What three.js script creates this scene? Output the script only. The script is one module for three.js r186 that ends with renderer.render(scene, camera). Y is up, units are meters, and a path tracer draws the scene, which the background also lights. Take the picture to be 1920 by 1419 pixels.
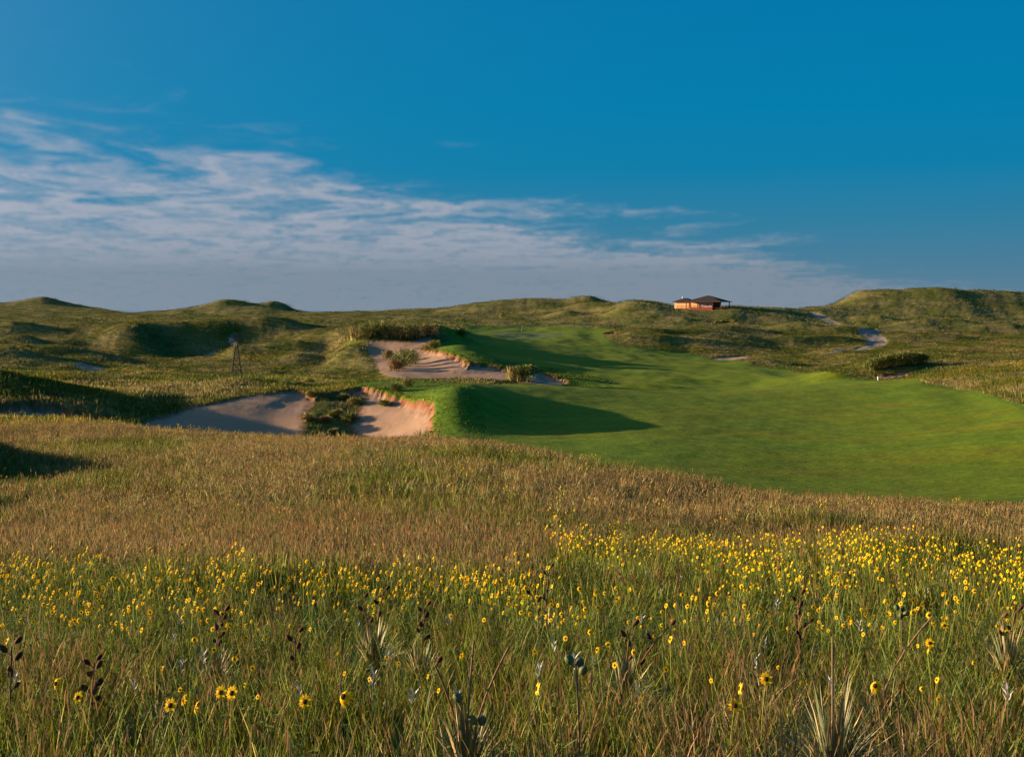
import * as THREE from 'three';
import { mergeGeometries } from 'three/addons/utils/BufferGeometryUtils.js';

// ---------------------------------------------------------------- camera, sky, sun, exposure
const EXPOSURE = 2.9;
const scene = new THREE.Scene();
const camera = new THREE.PerspectiveCamera(36.0, 1920 / 1419, 0.1, 12000);
camera.position.set(0, 0, 0);                 // eye level on the rise is the zero of all heights
camera.lookAt(0, 0, -100);
camera.setViewOffset(1920, 1419, 0, 119.5, 1920, 1419);   // level camera, lens lowered below the horizon
const SUN_EL = 10.0 * Math.PI / 180, SUN_AZ = -13 * Math.PI / 180;   // low sun on the left, a little ahead of the camera
const sunDir = new THREE.Vector3(-Math.cos(SUN_EL) * Math.cos(SUN_AZ), Math.sin(SUN_EL), Math.cos(SUN_EL) * Math.sin(SUN_AZ));
const renderer = new THREE.WebGLRenderer({ antialias: true });
renderer.toneMapping = THREE.LinearToneMapping;
renderer.toneMappingExposure = EXPOSURE;
renderer.shadowMap.enabled = true;

// noise --------------------------------------------------------------
function rng(seed) { let s = seed | 0; return () => { s = (s + 0x6d2b79f5) | 0; let t = Math.imul(s ^ (s >>> 15), 1 | s); t = (t + Math.imul(t ^ (t >>> 7), 61 | t)) ^ t; return ((t ^ (t >>> 14)) >>> 0) / 4294967296; }; }
const PERM = new Uint8Array(512), GX = new Float32Array(256), GY = new Float32Array(256);
{ const r = rng(77); const p = Array.from({ length: 256 }, (_, i) => i); for (let i = 255; i > 0; i--) { const j = Math.floor(r() * (i + 1)); [p[i], p[j]] = [p[j], p[i]]; }
  for (let i = 0; i < 512; i++) PERM[i] = p[i & 255];
  for (let i = 0; i < 256; i++) { const a = r() * Math.PI * 2; GX[i] = Math.cos(a); GY[i] = Math.sin(a); } }
function noise(x, y) {
  const xi = Math.floor(x), yi = Math.floor(y), fx = x - xi, fy = y - yi, X = xi & 255, Y = yi & 255;
  const u = fx * fx * fx * (fx * (fx * 6 - 15) + 10), v = fy * fy * fy * (fy * (fy * 6 - 15) + 10);
  const a = PERM[PERM[X] + Y], b = PERM[PERM[X + 1] + Y], c = PERM[PERM[X] + Y + 1], d = PERM[PERM[X + 1] + Y + 1];
  const n0 = GX[a] * fx + GY[a] * fy, n1 = GX[b] * (fx - 1) + GY[b] * fy, n2 = GX[c] * fx + GY[c] * (fy - 1), n3 = GX[d] * (fx - 1) + GY[d] * (fy - 1);
  return 1.5 * (n0 + u * (n1 - n0) + v * (n2 + u * (n3 - n2) - n0 - u * (n1 - n0)));
}
function fbm(x, y, o = 4, g = 0.5) { let s = 0, a = 1, t = 0; for (let i = 0; i < o; i++) { s += a * noise(x + 17.3 * i, y - 9.1 * i); t += a; a *= g; x *= 2.03; y *= 2.03; } return s / t; }
const clamp = (x, a = 0, b = 1) => Math.min(b, Math.max(a, x));
const lerp = (a, b, t) => a + (b - a) * t;
const sstep = (a, b, x) => { const t = clamp((x - a) / (b - a)); return t * t * (3 - 2 * t); };
const mix3 = (a, b, t) => [lerp(a[0], b[0], t), lerp(a[1], b[1], t), lerp(a[2], b[2], t)];

// sky: clear evening air with one sheet of high cloud whose straight edge runs away to the right
{
  const w = 4096, h = 2048, data = new Float32Array(w * h * 4);
  const stops = [[-90, [.05, .08, .10]], [-1, [.09, .15, .20]], [0, [.125, .215, .300]], [1.2, [.100, .212, .305]], [2.4, [.070, .207, .318]], [4.5, [.030, .207, .355]], [7, [.005, .208, .400]], [10, [.001, .205, .415]], [15, [.001, .186, .405]], [25, [.004, .172, .385]], [45, [.012, .155, .350]], [90, [.016, .140, .320]]];  // sky high above the view is brightened to fill the shadows
  const col = new Float32Array(3);
  for (let j = 0; j < h; j++) {
    const el = ((j + .5) / h - .5) * Math.PI, e = el * 180 / Math.PI, sy = Math.sin(el), cy = Math.cos(el);
    let k = 0; while (k < stops.length - 2 && e > stops[k + 1][0]) k++;
    const t = clamp((e - stops[k][0]) / (stops[k + 1][0] - stops[k][0])), base = mix3(stops[k][1], stops[k + 1][1], t);
    for (let i = 0; i < w; i++) {
      const a = ((i + .5) / w - .5) * 2 * Math.PI, x = cy * Math.cos(a), z = cy * Math.sin(a);
      const cosS = x * sunDir.x + sy * sunDir.y + z * sunDir.z, ang = Math.acos(clamp(cosS, -1, 1)) * 180 / Math.PI;
      const glow = Math.exp(-Math.pow(ang / 22, 2)), wide = Math.exp(-Math.pow(ang / 38, 2)) * (e > 0 ? 1 : .4);  // glow around the unseen sun, strengthened to lift the shadows
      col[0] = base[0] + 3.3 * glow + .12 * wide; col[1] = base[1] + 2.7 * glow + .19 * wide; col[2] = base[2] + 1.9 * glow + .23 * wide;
      if (e > .15 && e < 89) {
        const r = 1 / Math.tan(el), px = x / cy * r, pz = z / cy * r;             // the sheet seen in plan, one unit up
        const edge = (-2.45 + 0.5 * (-pz - 5.1)) - px;                             // positive under the sheet
        const sc = 1 / (1 + r * .05);
        const wx = fbm(px * .8, pz * .6, 4) * 1.5, wz = fbm(px * .8 + 31, pz * .6 - 12, 4) * 1.5, far = sstep(7, 24, r);
        const big = fbm(px * .45 + wx * .4, pz * .30 + wz * .4, 4);
        const det = fbm(px * 1.8 + wx * 1.2 - pz * .25, pz * .95 + wz, 6, .55), fine = fbm(px * 6.5 + wx * 3 - pz, pz * 3.0 + wz * 3, 4, .6);
        const cov = sstep(-.6, 2.6, edge * sc * 1.7 + big * 2.6 + det * 1.5);
        let dens = cov * clamp(.44 + .34 * far + det * lerp(1.25, .7, far) + big * .5 + fine * .36 * (1 - far) + cov * .20);
        dens *= sstep(88, 60, e); dens = clamp(dens, 0, .95);
        const lit = clamp(.45 + det * 1.1 + fine * .4);
        const cc = mix3(mix3([.330, .372, .455], [.450, .450, .510], lit), [.225, .275, .340], sstep(9, 30, r));
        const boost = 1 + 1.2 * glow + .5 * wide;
        for (let c = 0; c < 3; c++) col[c] = lerp(col[c], cc[c] * boost, dens * lerp(.80, .93, far));
      }
      const o = (j * w + i) * 4; data[o] = col[0] / EXPOSURE; data[o + 1] = col[1] / EXPOSURE; data[o + 2] = col[2] / EXPOSURE; data[o + 3] = 1;
    }
  }
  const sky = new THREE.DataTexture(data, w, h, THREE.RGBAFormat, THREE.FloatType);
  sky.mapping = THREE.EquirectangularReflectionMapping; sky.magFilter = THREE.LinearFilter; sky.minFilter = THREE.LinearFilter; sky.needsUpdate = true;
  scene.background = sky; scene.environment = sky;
}
const sun = new THREE.DirectionalLight(new THREE.Color().setRGB(1, .71, .42), 5.0);
sun.position.copy(sunDir).multiplyScalar(900).add(new THREE.Vector3(0, 0, -250));
sun.target.position.set(0, 0, -250); scene.add(sun, sun.target);
sun.castShadow = true; sun.shadow.radius = 1.2; sun.shadow.mapSize.set(4096, 4096);
Object.assign(sun.shadow.camera, { left: -450, right: 450, top: 200, bottom: -200, near: 1, far: 2200 });

// ---------------------------------------------------------------- survey of the place, all in metres
// sight lines over the land: [metres sideways per metre ahead, [[metres ahead, height], ...]]
const TRANSECTS = [
  [-0.6001,[[-60.0,-0.6],[-10.0,-1.75],[0.0,-1.85],[5.0,-2.22],[7.0,-2.53],[10.0,-2.98],[15.0,-3.61],[20.0,-4.26],[30.0,-5.25],[40.0,-5.71],[46.0,-5.95],[52.0,-6.37],[60.0,-6.48],[70.0,-6.71],[80.0,-6.87],[92.0,-6.53],[100.0,-6.05],[110.0,-5.04],[120.0,-4.51],[132.0,-5.2],[145.0,-6.64],[160.0,-7.92],[200.0,-9.62],[240.0,-9.89],[280.0,-8.34],[320.0,-6.6],[360.0,-4.95],[400.0,-2.93],[460.0,-2.53],[520.0,-1.91],[600.0,-0.55],[700.0,1.6],[900.0,8.25],[1000.0,10.99],[1300.0,5.96],[2000.0,-3.0],[6000.0,-12.0]]],
  [-0.4947,[[-60.0,-0.6],[-10.0,-1.75],[0.0,-1.85],[5.0,-2.22],[7.0,-2.54],[10.0,-3.0],[15.0,-3.66],[20.0,-4.33],[30.0,-5.34],[40.0,-5.76],[46.0,-6.03],[52.0,-6.4],[60.0,-6.73],[70.0,-7.03],[80.0,-7.16],[92.0,-7.5],[100.0,-6.78],[110.0,-5.64],[120.0,-4.95],[130.0,-5.48],[140.0,-6.86],[160.0,-8.5],[200.0,-9.8],[230.0,-10.33],[260.0,-9.29],[300.0,-8.25],[340.0,-7.16],[380.0,-5.92],[410.0,-3.01],[460.0,-2.53],[520.0,-2.14],[600.0,-1.37],[700.0,0.64],[900.0,7.42],[1000.0,10.54],[1300.0,5.96],[2000.0,-3.0],[6000.0,-12.0]]],
  [-0.4123,[[-60.0,-0.6],[-10.0,-1.75],[0.0,-1.85],[5.0,-2.22],[7.0,-2.55],[10.0,-3.02],[15.0,-3.71],[20.0,-4.42],[30.0,-5.49],[40.0,-6.13],[45.0,-6.55],[52.0,-7.07],[60.0,-7.23],[70.0,-7.29],[80.0,-7.27],[87.0,-8.03],[94.0,-8.1],[101.0,-7.5],[106.0,-7.43],[112.0,-8.11],[120.0,-8.14],[130.0,-7.03],[136.0,-6.85],[145.0,-7.57],[160.0,-8.8],[200.0,-9.99],[230.0,-10.75],[260.0,-9.77],[300.0,-8.8],[340.0,-7.79],[380.0,-7.31],[420.0,-3.08],[460.0,-2.95],[520.0,-2.38],[600.0,-1.65],[700.0,0.32],[900.0,6.6],[1000.0,10.08],[1300.0,5.96],[2000.0,-3.0],[6000.0,-12.0]]],
  [-0.371,[[-60.0,-0.6],[-10.0,-1.75],[0.0,-1.85],[5.0,-2.22],[7.0,-2.55],[10.0,-3.02],[15.0,-3.71],[20.0,-4.42],[30.0,-5.47],[40.0,-6.04],[45.0,-6.36],[50.0,-6.71],[60.0,-7.03],[70.0,-7.29],[80.0,-7.42],[88.0,-8.34],[95.0,-8.53],[102.0,-7.94],[107.0,-7.94],[113.0,-8.28],[122.0,-8.1],[132.0,-7.26],[138.0,-7.21],[148.0,-8.0],[165.0,-9.22],[200.0,-10.44],[230.0,-11.17],[260.0,-10.72],[300.0,-9.89],[340.0,-9.03],[380.0,-7.83],[420.0,-3.27],[460.0,-2.95],[520.0,-2.38],[600.0,-1.65],[700.0,-0.0],[900.0,4.95],[1000.0,7.33],[1300.0,4.76],[2000.0,-3.0],[6000.0,-12.0]]],
  [-0.3298,[[-60.0,-0.6],[-10.0,-1.75],[0.0,-1.85],[5.0,-2.22],[7.0,-2.55],[10.0,-3.02],[15.0,-3.7],[20.0,-4.4],[30.0,-5.44],[40.0,-6.0],[50.0,-6.6],[60.0,-6.98],[70.0,-7.42],[80.0,-7.82],[88.0,-8.83],[95.0,-9.14],[101.0,-9.11],[107.0,-8.72],[115.0,-8.22],[125.0,-7.67],[134.0,-7.37],[142.0,-7.94],[160.0,-9.09],[200.0,-10.54],[230.0,-11.27],[260.0,-11.91],[290.0,-11.96],[318.0,-10.78],[332.0,-8.52],[346.0,-5.55],[360.0,-3.63],[380.0,-2.79],[400.0,-2.93],[430.0,-3.55],[460.0,-3.16],[520.0,-2.38],[600.0,-1.65],[700.0,-0.64],[900.0,1.24],[1300.0,1.79],[2000.0,-3.0],[6000.0,-12.0]]],
  [-0.2932,[[-60.0,-0.6],[-10.0,-1.75],[0.0,-1.85],[5.0,-2.22],[7.0,-2.55],[10.0,-3.02],[15.0,-3.7],[20.0,-4.38],[30.0,-5.41],[40.0,-5.98],[50.0,-6.53],[60.0,-6.95],[70.0,-7.51],[80.0,-8.15],[88.0,-9.31],[96.0,-9.76],[104.0,-9.62],[111.0,-9.15],[120.0,-8.47],[130.0,-7.62],[137.0,-7.59],[146.0,-8.29],[165.0,-9.37],[200.0,-10.63],[230.0,-11.38],[260.0,-12.03],[290.0,-12.22],[320.0,-12.31],[345.0,-12.33],[362.0,-11.94],[378.0,-8.66],[390.0,-3.57],[396.0,-2.36],[420.0,-3.08],[460.0,-2.74],[520.0,-2.38],[600.0,-1.65],[700.0,-0.64],[800.0,2.93],[900.0,2.47],[1300.0,1.19],[2000.0,-3.0],[6000.0,-12.0]]],
  [-0.2611,[[-60.0,-0.6],[-10.0,-1.75],[0.0,-1.85],[5.0,-2.22],[7.0,-2.55],[10.0,-3.02],[15.0,-3.69],[20.0,-4.37],[30.0,-5.4],[40.0,-5.94],[50.0,-6.48],[60.0,-6.92],[70.0,-7.61],[80.0,-8.34],[90.0,-9.73],[98.0,-10.06],[105.0,-9.62],[112.0,-8.82],[118.0,-8.22],[126.0,-7.5],[133.0,-7.37],[145.0,-8.04],[165.0,-9.15],[200.0,-10.72],[240.0,-12.42],[260.0,-12.62],[290.0,-12.62],[310.0,-12.35],[325.0,-12.51],[345.0,-13.12],[365.0,-12.37],[380.0,-8.7],[394.0,-3.25],[400.0,-2.2],[420.0,-2.69],[460.0,-2.53],[520.0,-2.14],[600.0,-1.37],[700.0,-0.0],[780.0,5.72],[840.0,6.93],[900.0,5.36],[1300.0,1.19],[2000.0,-3.0],[6000.0,-12.0]]],
  [-0.2336,[[-60.0,-0.6],[-10.0,-1.75],[0.0,-1.85],[5.0,-2.22],[7.0,-2.55],[10.0,-3.02],[15.0,-3.68],[20.0,-4.36],[30.0,-5.38],[40.0,-5.91],[50.0,-6.44],[60.0,-6.9],[70.0,-7.68],[80.0,-8.48],[90.0,-9.89],[98.0,-10.19],[105.0,-9.76],[112.0,-8.72],[116.0,-8.24],[123.0,-7.32],[128.0,-7.09],[145.0,-7.97],[165.0,-9.07],[200.0,-10.81],[240.0,-12.75],[260.0,-12.51],[290.0,-11.96],[308.0,-10.72],[320.0,-9.53],[330.0,-10.58],[350.0,-11.86],[372.0,-11.08],[388.0,-7.11],[398.0,-2.92],[404.0,-2.04],[450.0,-2.06],[520.0,-1.91],[600.0,-1.1],[700.0,1.28],[780.0,5.36],[820.0,6.76],[900.0,5.36],[1300.0,1.19],[2000.0,-3.0],[6000.0,-12.0]]],
  [-0.1649,[[-60.0,-0.6],[-10.0,-1.75],[0.0,-1.85],[5.0,-2.22],[7.0,-2.55],[10.0,-3.02],[15.0,-3.68],[20.0,-4.35],[30.0,-5.38],[40.0,-5.85],[50.0,-6.42],[60.0,-6.92],[70.0,-7.8],[80.0,-8.67],[92.0,-10.37],[102.0,-10.61],[107.0,-9.9],[112.0,-8.82],[116.5,-8.06],[118.5,-7.87],[128.0,-8.33],[140.0,-8.59],[160.0,-9.38],[200.0,-11.18],[240.0,-12.75],[270.0,-12.99],[290.0,-12.62],[310.0,-11.08],[330.0,-9.07],[350.0,-7.05],[368.0,-5.39],[380.0,-4.87],[400.0,-4.4],[450.0,-3.5],[520.0,-2.86],[600.0,-1.65],[700.0,-0.0],[800.0,1.1],[1300.0,-0.0],[2000.0,-3.0],[6000.0,-12.0]]],
  [-0.1237,[[-60.0,-0.6],[-10.0,-1.75],[0.0,-1.85],[5.0,-2.22],[7.0,-2.55],[10.0,-3.02],[15.0,-3.68],[20.0,-4.35],[30.0,-5.38],[40.0,-5.83],[50.0,-6.39],[60.0,-6.9],[70.0,-7.84],[80.0,-8.74],[94.0,-10.68],[103.0,-10.76],[108.0,-9.8],[112.0,-8.82],[116.0,-7.86],[118.5,-7.38],[126.0,-7.5],[136.0,-7.79],[150.0,-9.07],[180.0,-10.88],[205.0,-11.64],[230.0,-11.59],[255.0,-11.21],[272.0,-9.72],[285.0,-7.57],[292.0,-4.01],[300.0,-3.02],[320.0,-3.22],[360.0,-3.13],[420.0,-3.08],[520.0,-2.62],[600.0,-1.37],[700.0,0.64],[760.0,2.09],[900.0,0.82],[1300.0,-0.0],[2000.0,-3.0],[6000.0,-12.0]]],
  [-0.0916,[[-60.0,-0.6],[-10.0,-1.75],[0.0,-1.85],[5.0,-2.22],[7.0,-2.55],[10.0,-3.02],[15.0,-3.68],[20.0,-4.35],[30.0,-5.4],[40.0,-5.85],[50.0,-6.42],[60.0,-6.9],[70.0,-7.87],[80.0,-8.81],[94.0,-10.68],[103.0,-10.85],[108.0,-9.99],[112.0,-9.03],[116.0,-8.02],[119.0,-7.63],[126.0,-7.5],[135.0,-7.61],[150.0,-9.07],[180.0,-11.13],[200.0,-11.54],[212.0,-11.27],[225.0,-10.93],[240.0,-10.44],[255.0,-9.58],[268.0,-8.1],[280.0,-6.8],[288.0,-4.62],[296.0,-2.98],[320.0,-3.22],[360.0,-3.13],[420.0,-3.08],[520.0,-2.38],[600.0,-1.1],[700.0,1.92],[750.0,3.44],[900.0,1.65],[1300.0,-0.0],[2000.0,-3.0],[6000.0,-12.0]]],
  [-0.0412,[[-60.0,-0.6],[-10.0,-1.75],[0.0,-1.85],[5.0,-2.22],[7.0,-2.55],[10.0,-3.02],[15.0,-3.68],[20.0,-4.37],[30.0,-5.43],[40.0,-5.91],[50.0,-6.48],[58.0,-6.84],[66.0,-7.62],[75.0,-8.99],[84.0,-9.59],[94.0,-9.82],[104.0,-9.43],[114.0,-8.46],[124.0,-7.9],[135.0,-7.85],[150.0,-9.07],[180.0,-11.3],[200.0,-11.82],[212.0,-11.36],[222.0,-10.58],[232.0,-9.46],[240.0,-8.91],[255.0,-8.29],[280.0,-7.7],[300.0,-7.01],[330.0,-6.65],[360.0,-6.1],[400.0,-5.31],[430.0,-4.53],[450.0,-3.71],[480.0,-3.52],[520.0,-2.38],[600.0,-0.0],[670.0,4.3],[700.0,5.77],[800.0,3.66],[1300.0,-0.0],[2000.0,-3.0],[6000.0,-12.0]]],
  [0.0183,[[-60.0,-0.6],[-10.0,-1.75],[0.0,-1.85],[5.0,-2.22],[7.0,-2.55],[10.0,-3.02],[15.0,-3.69],[20.0,-4.39],[30.0,-5.47],[40.0,-6.05],[50.0,-6.62],[58.0,-7.1],[62.0,-7.51],[70.0,-8.8],[80.0,-9.65],[90.0,-9.98],[100.0,-10.17],[110.0,-9.88],[120.0,-9.45],[130.0,-9.05],[140.0,-8.85],[150.0,-8.86],[165.0,-10.36],[185.0,-11.95],[205.0,-12.4],[216.0,-11.77],[226.0,-11.49],[238.0,-11.34],[252.0,-11.08],[280.0,-10.65],[320.0,-9.53],[360.0,-8.25],[400.0,-7.33],[430.0,-6.7],[445.0,-5.5],[468.0,-4.07],[480.0,-3.74],[520.0,-2.62],[600.0,0.55],[670.0,7.06],[700.0,8.66],[800.0,5.5],[1300.0,-0.0],[2000.0,-3.0],[6000.0,-12.0]]],
  [0.0641,[[-60.0,-0.6],[-10.0,-1.75],[0.0,-1.85],[5.0,-2.22],[7.0,-2.55],[10.0,-3.02],[15.0,-3.7],[20.0,-4.42],[30.0,-5.52],[40.0,-6.16],[50.0,-6.76],[56.0,-7.23],[64.0,-8.57],[72.0,-9.34],[82.0,-9.93],[92.0,-10.2],[102.0,-10.37],[112.0,-10.26],[122.0,-9.95],[135.0,-9.71],[150.0,-9.48],[158.0,-9.84],[172.0,-11.42],[190.0,-12.62],[210.0,-13.08],[225.0,-12.47],[240.0,-12.42],[260.0,-12.39],[285.0,-11.88],[315.0,-10.82],[345.0,-9.64],[375.0,-8.59],[400.0,-7.33],[430.0,-5.91],[450.0,-4.54],[470.0,-4.09],[520.0,-2.14],[580.0,0.53],[640.0,5.28],[680.0,8.41],[700.0,9.3],[800.0,5.5],[1300.0,-0.0],[2000.0,-3.0],[6000.0,-12.0]]],
  [0.1099,[[-60.0,-0.6],[-10.0,-1.75],[0.0,-1.85],[5.0,-2.22],[7.0,-2.55],[10.0,-3.03],[15.0,-3.72],[20.0,-4.45],[30.0,-5.6],[40.0,-6.35],[48.0,-6.85],[53.0,-7.24],[62.0,-8.82],[70.0,-9.47],[80.0,-9.84],[90.0,-9.98],[100.0,-10.08],[110.0,-10.03],[120.0,-9.95],[130.0,-9.95],[145.0,-10.03],[158.0,-10.35],[175.0,-12.19],[195.0,-13.4],[210.0,-13.47],[230.0,-13.28],[250.0,-12.94],[280.0,-12.57],[310.0,-11.93],[335.0,-10.9],[350.0,-10.1],[362.0,-8.95],[376.0,-6.89],[386.0,-5.84],[400.0,-5.5],[420.0,-5.0],[450.0,-3.5],[480.0,-1.54],[510.0,1.4],[540.0,4.21],[565.0,6.47],[580.0,7.17],[700.0,3.85],[1300.0,-0.0],[2000.0,-3.0],[6000.0,-12.0]]],
  [0.1603,[[-60.0,-0.6],[-10.0,-1.75],[0.0,-1.85],[5.0,-2.22],[7.0,-2.56],[10.0,-3.04],[15.0,-3.75],[20.0,-4.5],[30.0,-5.74],[40.0,-6.62],[46.0,-7.04],[50.0,-7.45],[58.0,-8.86],[68.0,-9.58],[80.0,-10.09],[90.0,-10.18],[100.0,-10.31],[115.0,-10.43],[130.0,-10.48],[145.0,-10.49],[160.0,-10.77],[178.0,-12.64],[195.0,-13.67],[210.0,-13.66],[230.0,-13.38],[250.0,-13.06],[280.0,-12.83],[310.0,-12.5],[330.0,-12.24],[346.0,-11.73],[362.0,-10.28],[380.0,-7.66],[390.0,-6.61],[410.0,-5.82],[430.0,-4.53],[450.0,-3.09],[470.0,-2.8],[488.0,-0.67],[505.0,1.62],[516.0,2.6],[545.0,3.25],[580.0,3.19],[700.0,1.92],[1300.0,-0.0],[2000.0,-3.0],[6000.0,-12.0]]],
  [0.2245,[[-60.0,-0.6],[-10.0,-1.75],[0.0,-1.85],[5.0,-2.22],[7.0,-2.56],[10.0,-3.05],[15.0,-3.78],[20.0,-4.55],[30.0,-5.88],[38.0,-6.6],[44.0,-7.11],[52.0,-8.64],[60.0,-9.43],[70.0,-10.08],[80.0,-10.35],[90.0,-10.43],[100.0,-10.54],[115.0,-10.64],[130.0,-10.6],[145.0,-10.63],[160.0,-10.7],[175.0,-11.06],[188.0,-11.8],[205.0,-13.71],[225.0,-14.22],[245.0,-13.47],[265.0,-13.35],[285.0,-13.19],[305.0,-12.57],[320.0,-11.73],[332.0,-11.56],[345.0,-12.33],[362.0,-11.28],[385.0,-9.7],[410.0,-8.08],[430.0,-6.11],[446.0,-4.7],[462.0,-4.44],[480.0,-2.64],[500.0,-0.46],[520.0,1.91],[540.0,2.97],[600.0,2.47],[1300.0,-0.0],[2000.0,-3.0],[6000.0,-12.0]]],
  [0.2657,[[-60.0,-0.6],[-10.0,-1.75],[0.0,-1.85],[5.0,-2.22],[7.0,-2.56],[10.0,-3.06],[15.0,-3.79],[20.0,-4.58],[30.0,-5.95],[38.0,-6.71],[44.0,-7.27],[52.0,-8.78],[60.0,-9.51],[70.0,-10.18],[80.0,-10.42],[90.0,-10.51],[100.0,-10.58],[115.0,-10.64],[130.0,-10.6],[145.0,-10.56],[160.0,-10.48],[175.0,-10.58],[190.0,-10.97],[205.0,-11.46],[212.0,-11.07],[230.0,-11.48],[255.0,-12.03],[280.0,-12.44],[310.0,-12.07],[335.0,-11.36],[350.0,-11.38],[375.0,-10.99],[395.0,-9.41],[415.0,-7.6],[432.0,-5.34],[450.0,-4.33],[478.0,-3.5],[505.0,-1.39],[525.0,1.44],[545.0,3.25],[600.0,4.12],[650.0,2.98],[1300.0,-0.0],[2000.0,-3.0],[6000.0,-12.0]]],
  [0.3023,[[-60.0,-0.6],[-10.0,-1.75],[0.0,-1.85],[5.0,-2.22],[7.0,-2.56],[10.0,-3.06],[15.0,-3.81],[20.0,-4.6],[30.0,-5.99],[38.0,-6.76],[44.0,-7.35],[52.0,-8.83],[60.0,-9.56],[70.0,-10.27],[80.0,-10.53],[90.0,-10.6],[100.0,-10.67],[115.0,-10.69],[130.0,-10.6],[145.0,-10.49],[160.0,-10.33],[175.0,-10.34],[180.0,-10.47],[190.0,-10.79],[200.0,-10.9],[208.0,-11.15],[211.0,-9.86],[220.0,-9.67],[240.0,-10.33],[270.0,-10.88],[300.0,-10.99],[330.0,-10.88],[360.0,-10.55],[382.0,-9.97],[402.0,-8.66],[420.0,-6.73],[436.0,-5.19],[452.0,-4.56],[480.0,-3.3],[510.0,-1.64],[530.0,0.97],[555.0,5.08],[580.0,9.03],[600.0,11.27],[620.0,12.5],[760.0,6.96],[1300.0,-0.0],[2000.0,-3.0],[6000.0,-12.0]]],
  [0.339,[[-60.0,-0.6],[-10.0,-1.75],[0.0,-1.85],[5.0,-2.22],[7.0,-2.57],[10.0,-3.06],[15.0,-3.81],[20.0,-4.62],[30.0,-6.02],[38.0,-6.81],[44.0,-7.44],[52.0,-8.83],[60.0,-9.59],[70.0,-10.24],[80.0,-10.42],[90.0,-10.39],[100.0,-10.4],[112.0,-10.26],[124.0,-10.05],[136.0,-9.97],[148.0,-9.9],[160.0,-9.67],[172.0,-9.77],[184.0,-10.11],[196.0,-10.42],[208.0,-10.77],[211.0,-9.47],[220.0,-9.47],[226.0,-9.94],[250.0,-10.42],[280.0,-10.77],[310.0,-10.79],[340.0,-10.59],[370.0,-9.83],[400.0,-8.43],[424.0,-6.6],[440.0,-5.04],[455.0,-4.17],[480.0,-3.08],[510.0,-0.93],[535.0,2.94],[560.0,7.44],[582.0,11.2],[600.0,12.92],[640.0,12.9],[760.0,6.96],[1300.0,-0.0],[2000.0,-3.0],[6000.0,-12.0]]],
  [0.3848,[[-60.0,-0.6],[-10.0,-1.75],[0.0,-1.85],[5.0,-2.22],[7.0,-2.57],[10.0,-3.07],[15.0,-3.83],[20.0,-4.64],[30.0,-6.04],[38.0,-6.88],[44.0,-7.56],[52.0,-8.88],[60.0,-9.64],[70.0,-10.21],[80.0,-10.31],[90.0,-10.14],[100.0,-10.08],[110.0,-9.98],[120.0,-9.84],[130.0,-9.71],[140.0,-9.62],[147.0,-9.56],[156.0,-9.29],[166.0,-8.9],[176.0,-8.63],[186.0,-8.52],[200.0,-9.44],[225.0,-9.89],[250.0,-10.31],[280.0,-10.52],[310.0,-10.51],[340.0,-10.12],[370.0,-9.32],[400.0,-8.06],[425.0,-6.23],[440.0,-4.84],[455.0,-3.96],[480.0,-2.86],[510.0,-0.47],[540.0,4.45],[565.0,9.06],[585.0,12.06],[600.0,13.47],[640.0,13.19],[760.0,6.96],[1300.0,-0.0],[2000.0,-3.0],[6000.0,-12.0]]],
  [0.4398,[[-60.0,-0.6],[-10.0,-1.75],[0.0,-1.85],[5.0,-2.22],[7.0,-2.57],[10.0,-3.08],[15.0,-3.85],[20.0,-4.67],[30.0,-6.1],[38.0,-6.95],[44.0,-7.64],[52.0,-8.88],[60.0,-9.64],[70.0,-10.02],[80.0,-9.87],[90.0,-9.44],[100.0,-9.16],[110.0,-9.07],[120.0,-8.91],[130.0,-8.63],[140.0,-8.21],[150.0,-7.76],[160.0,-7.62],[170.0,-7.63],[182.0,-7.92],[195.0,-8.93],[225.0,-9.79],[250.0,-10.31],[280.0,-10.52],[310.0,-10.51],[340.0,-10.28],[370.0,-9.49],[400.0,-8.25],[425.0,-6.81],[440.0,-5.44],[455.0,-4.38],[480.0,-3.52],[510.0,-1.17],[540.0,3.22],[565.0,7.76],[585.0,10.18],[600.0,11.27],[640.0,11.14],[760.0,6.96],[1300.0,-0.0],[2000.0,-3.0],[6000.0,-12.0]]],
  [0.5909,[[-60.0,-0.6],[-10.0,-1.75],[0.0,-1.85],[5.0,-2.22],[7.0,-2.57],[10.0,-3.08],[15.0,-3.85],[20.0,-4.67],[30.0,-6.1],[38.0,-6.95],[44.0,-7.64],[52.0,-8.88],[60.0,-9.37],[70.0,-9.44],[80.0,-9.0],[90.0,-8.45],[100.0,-8.15],[110.0,-7.96],[120.0,-7.81],[130.0,-7.62],[140.0,-7.38],[150.0,-7.21],[160.0,-7.33],[180.0,-7.75],[195.0,-8.75],[225.0,-9.59],[250.0,-10.08],[280.0,-10.26],[310.0,-10.22],[340.0,-9.97],[370.0,-9.32],[400.0,-8.25],[440.0,-6.05],[480.0,-4.4],[540.0,-0.0],[585.0,4.02],[640.0,5.86],[760.0,5.22],[1300.0,-0.0],[2000.0,-3.0],[6000.0,-12.0]]]
];
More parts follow.
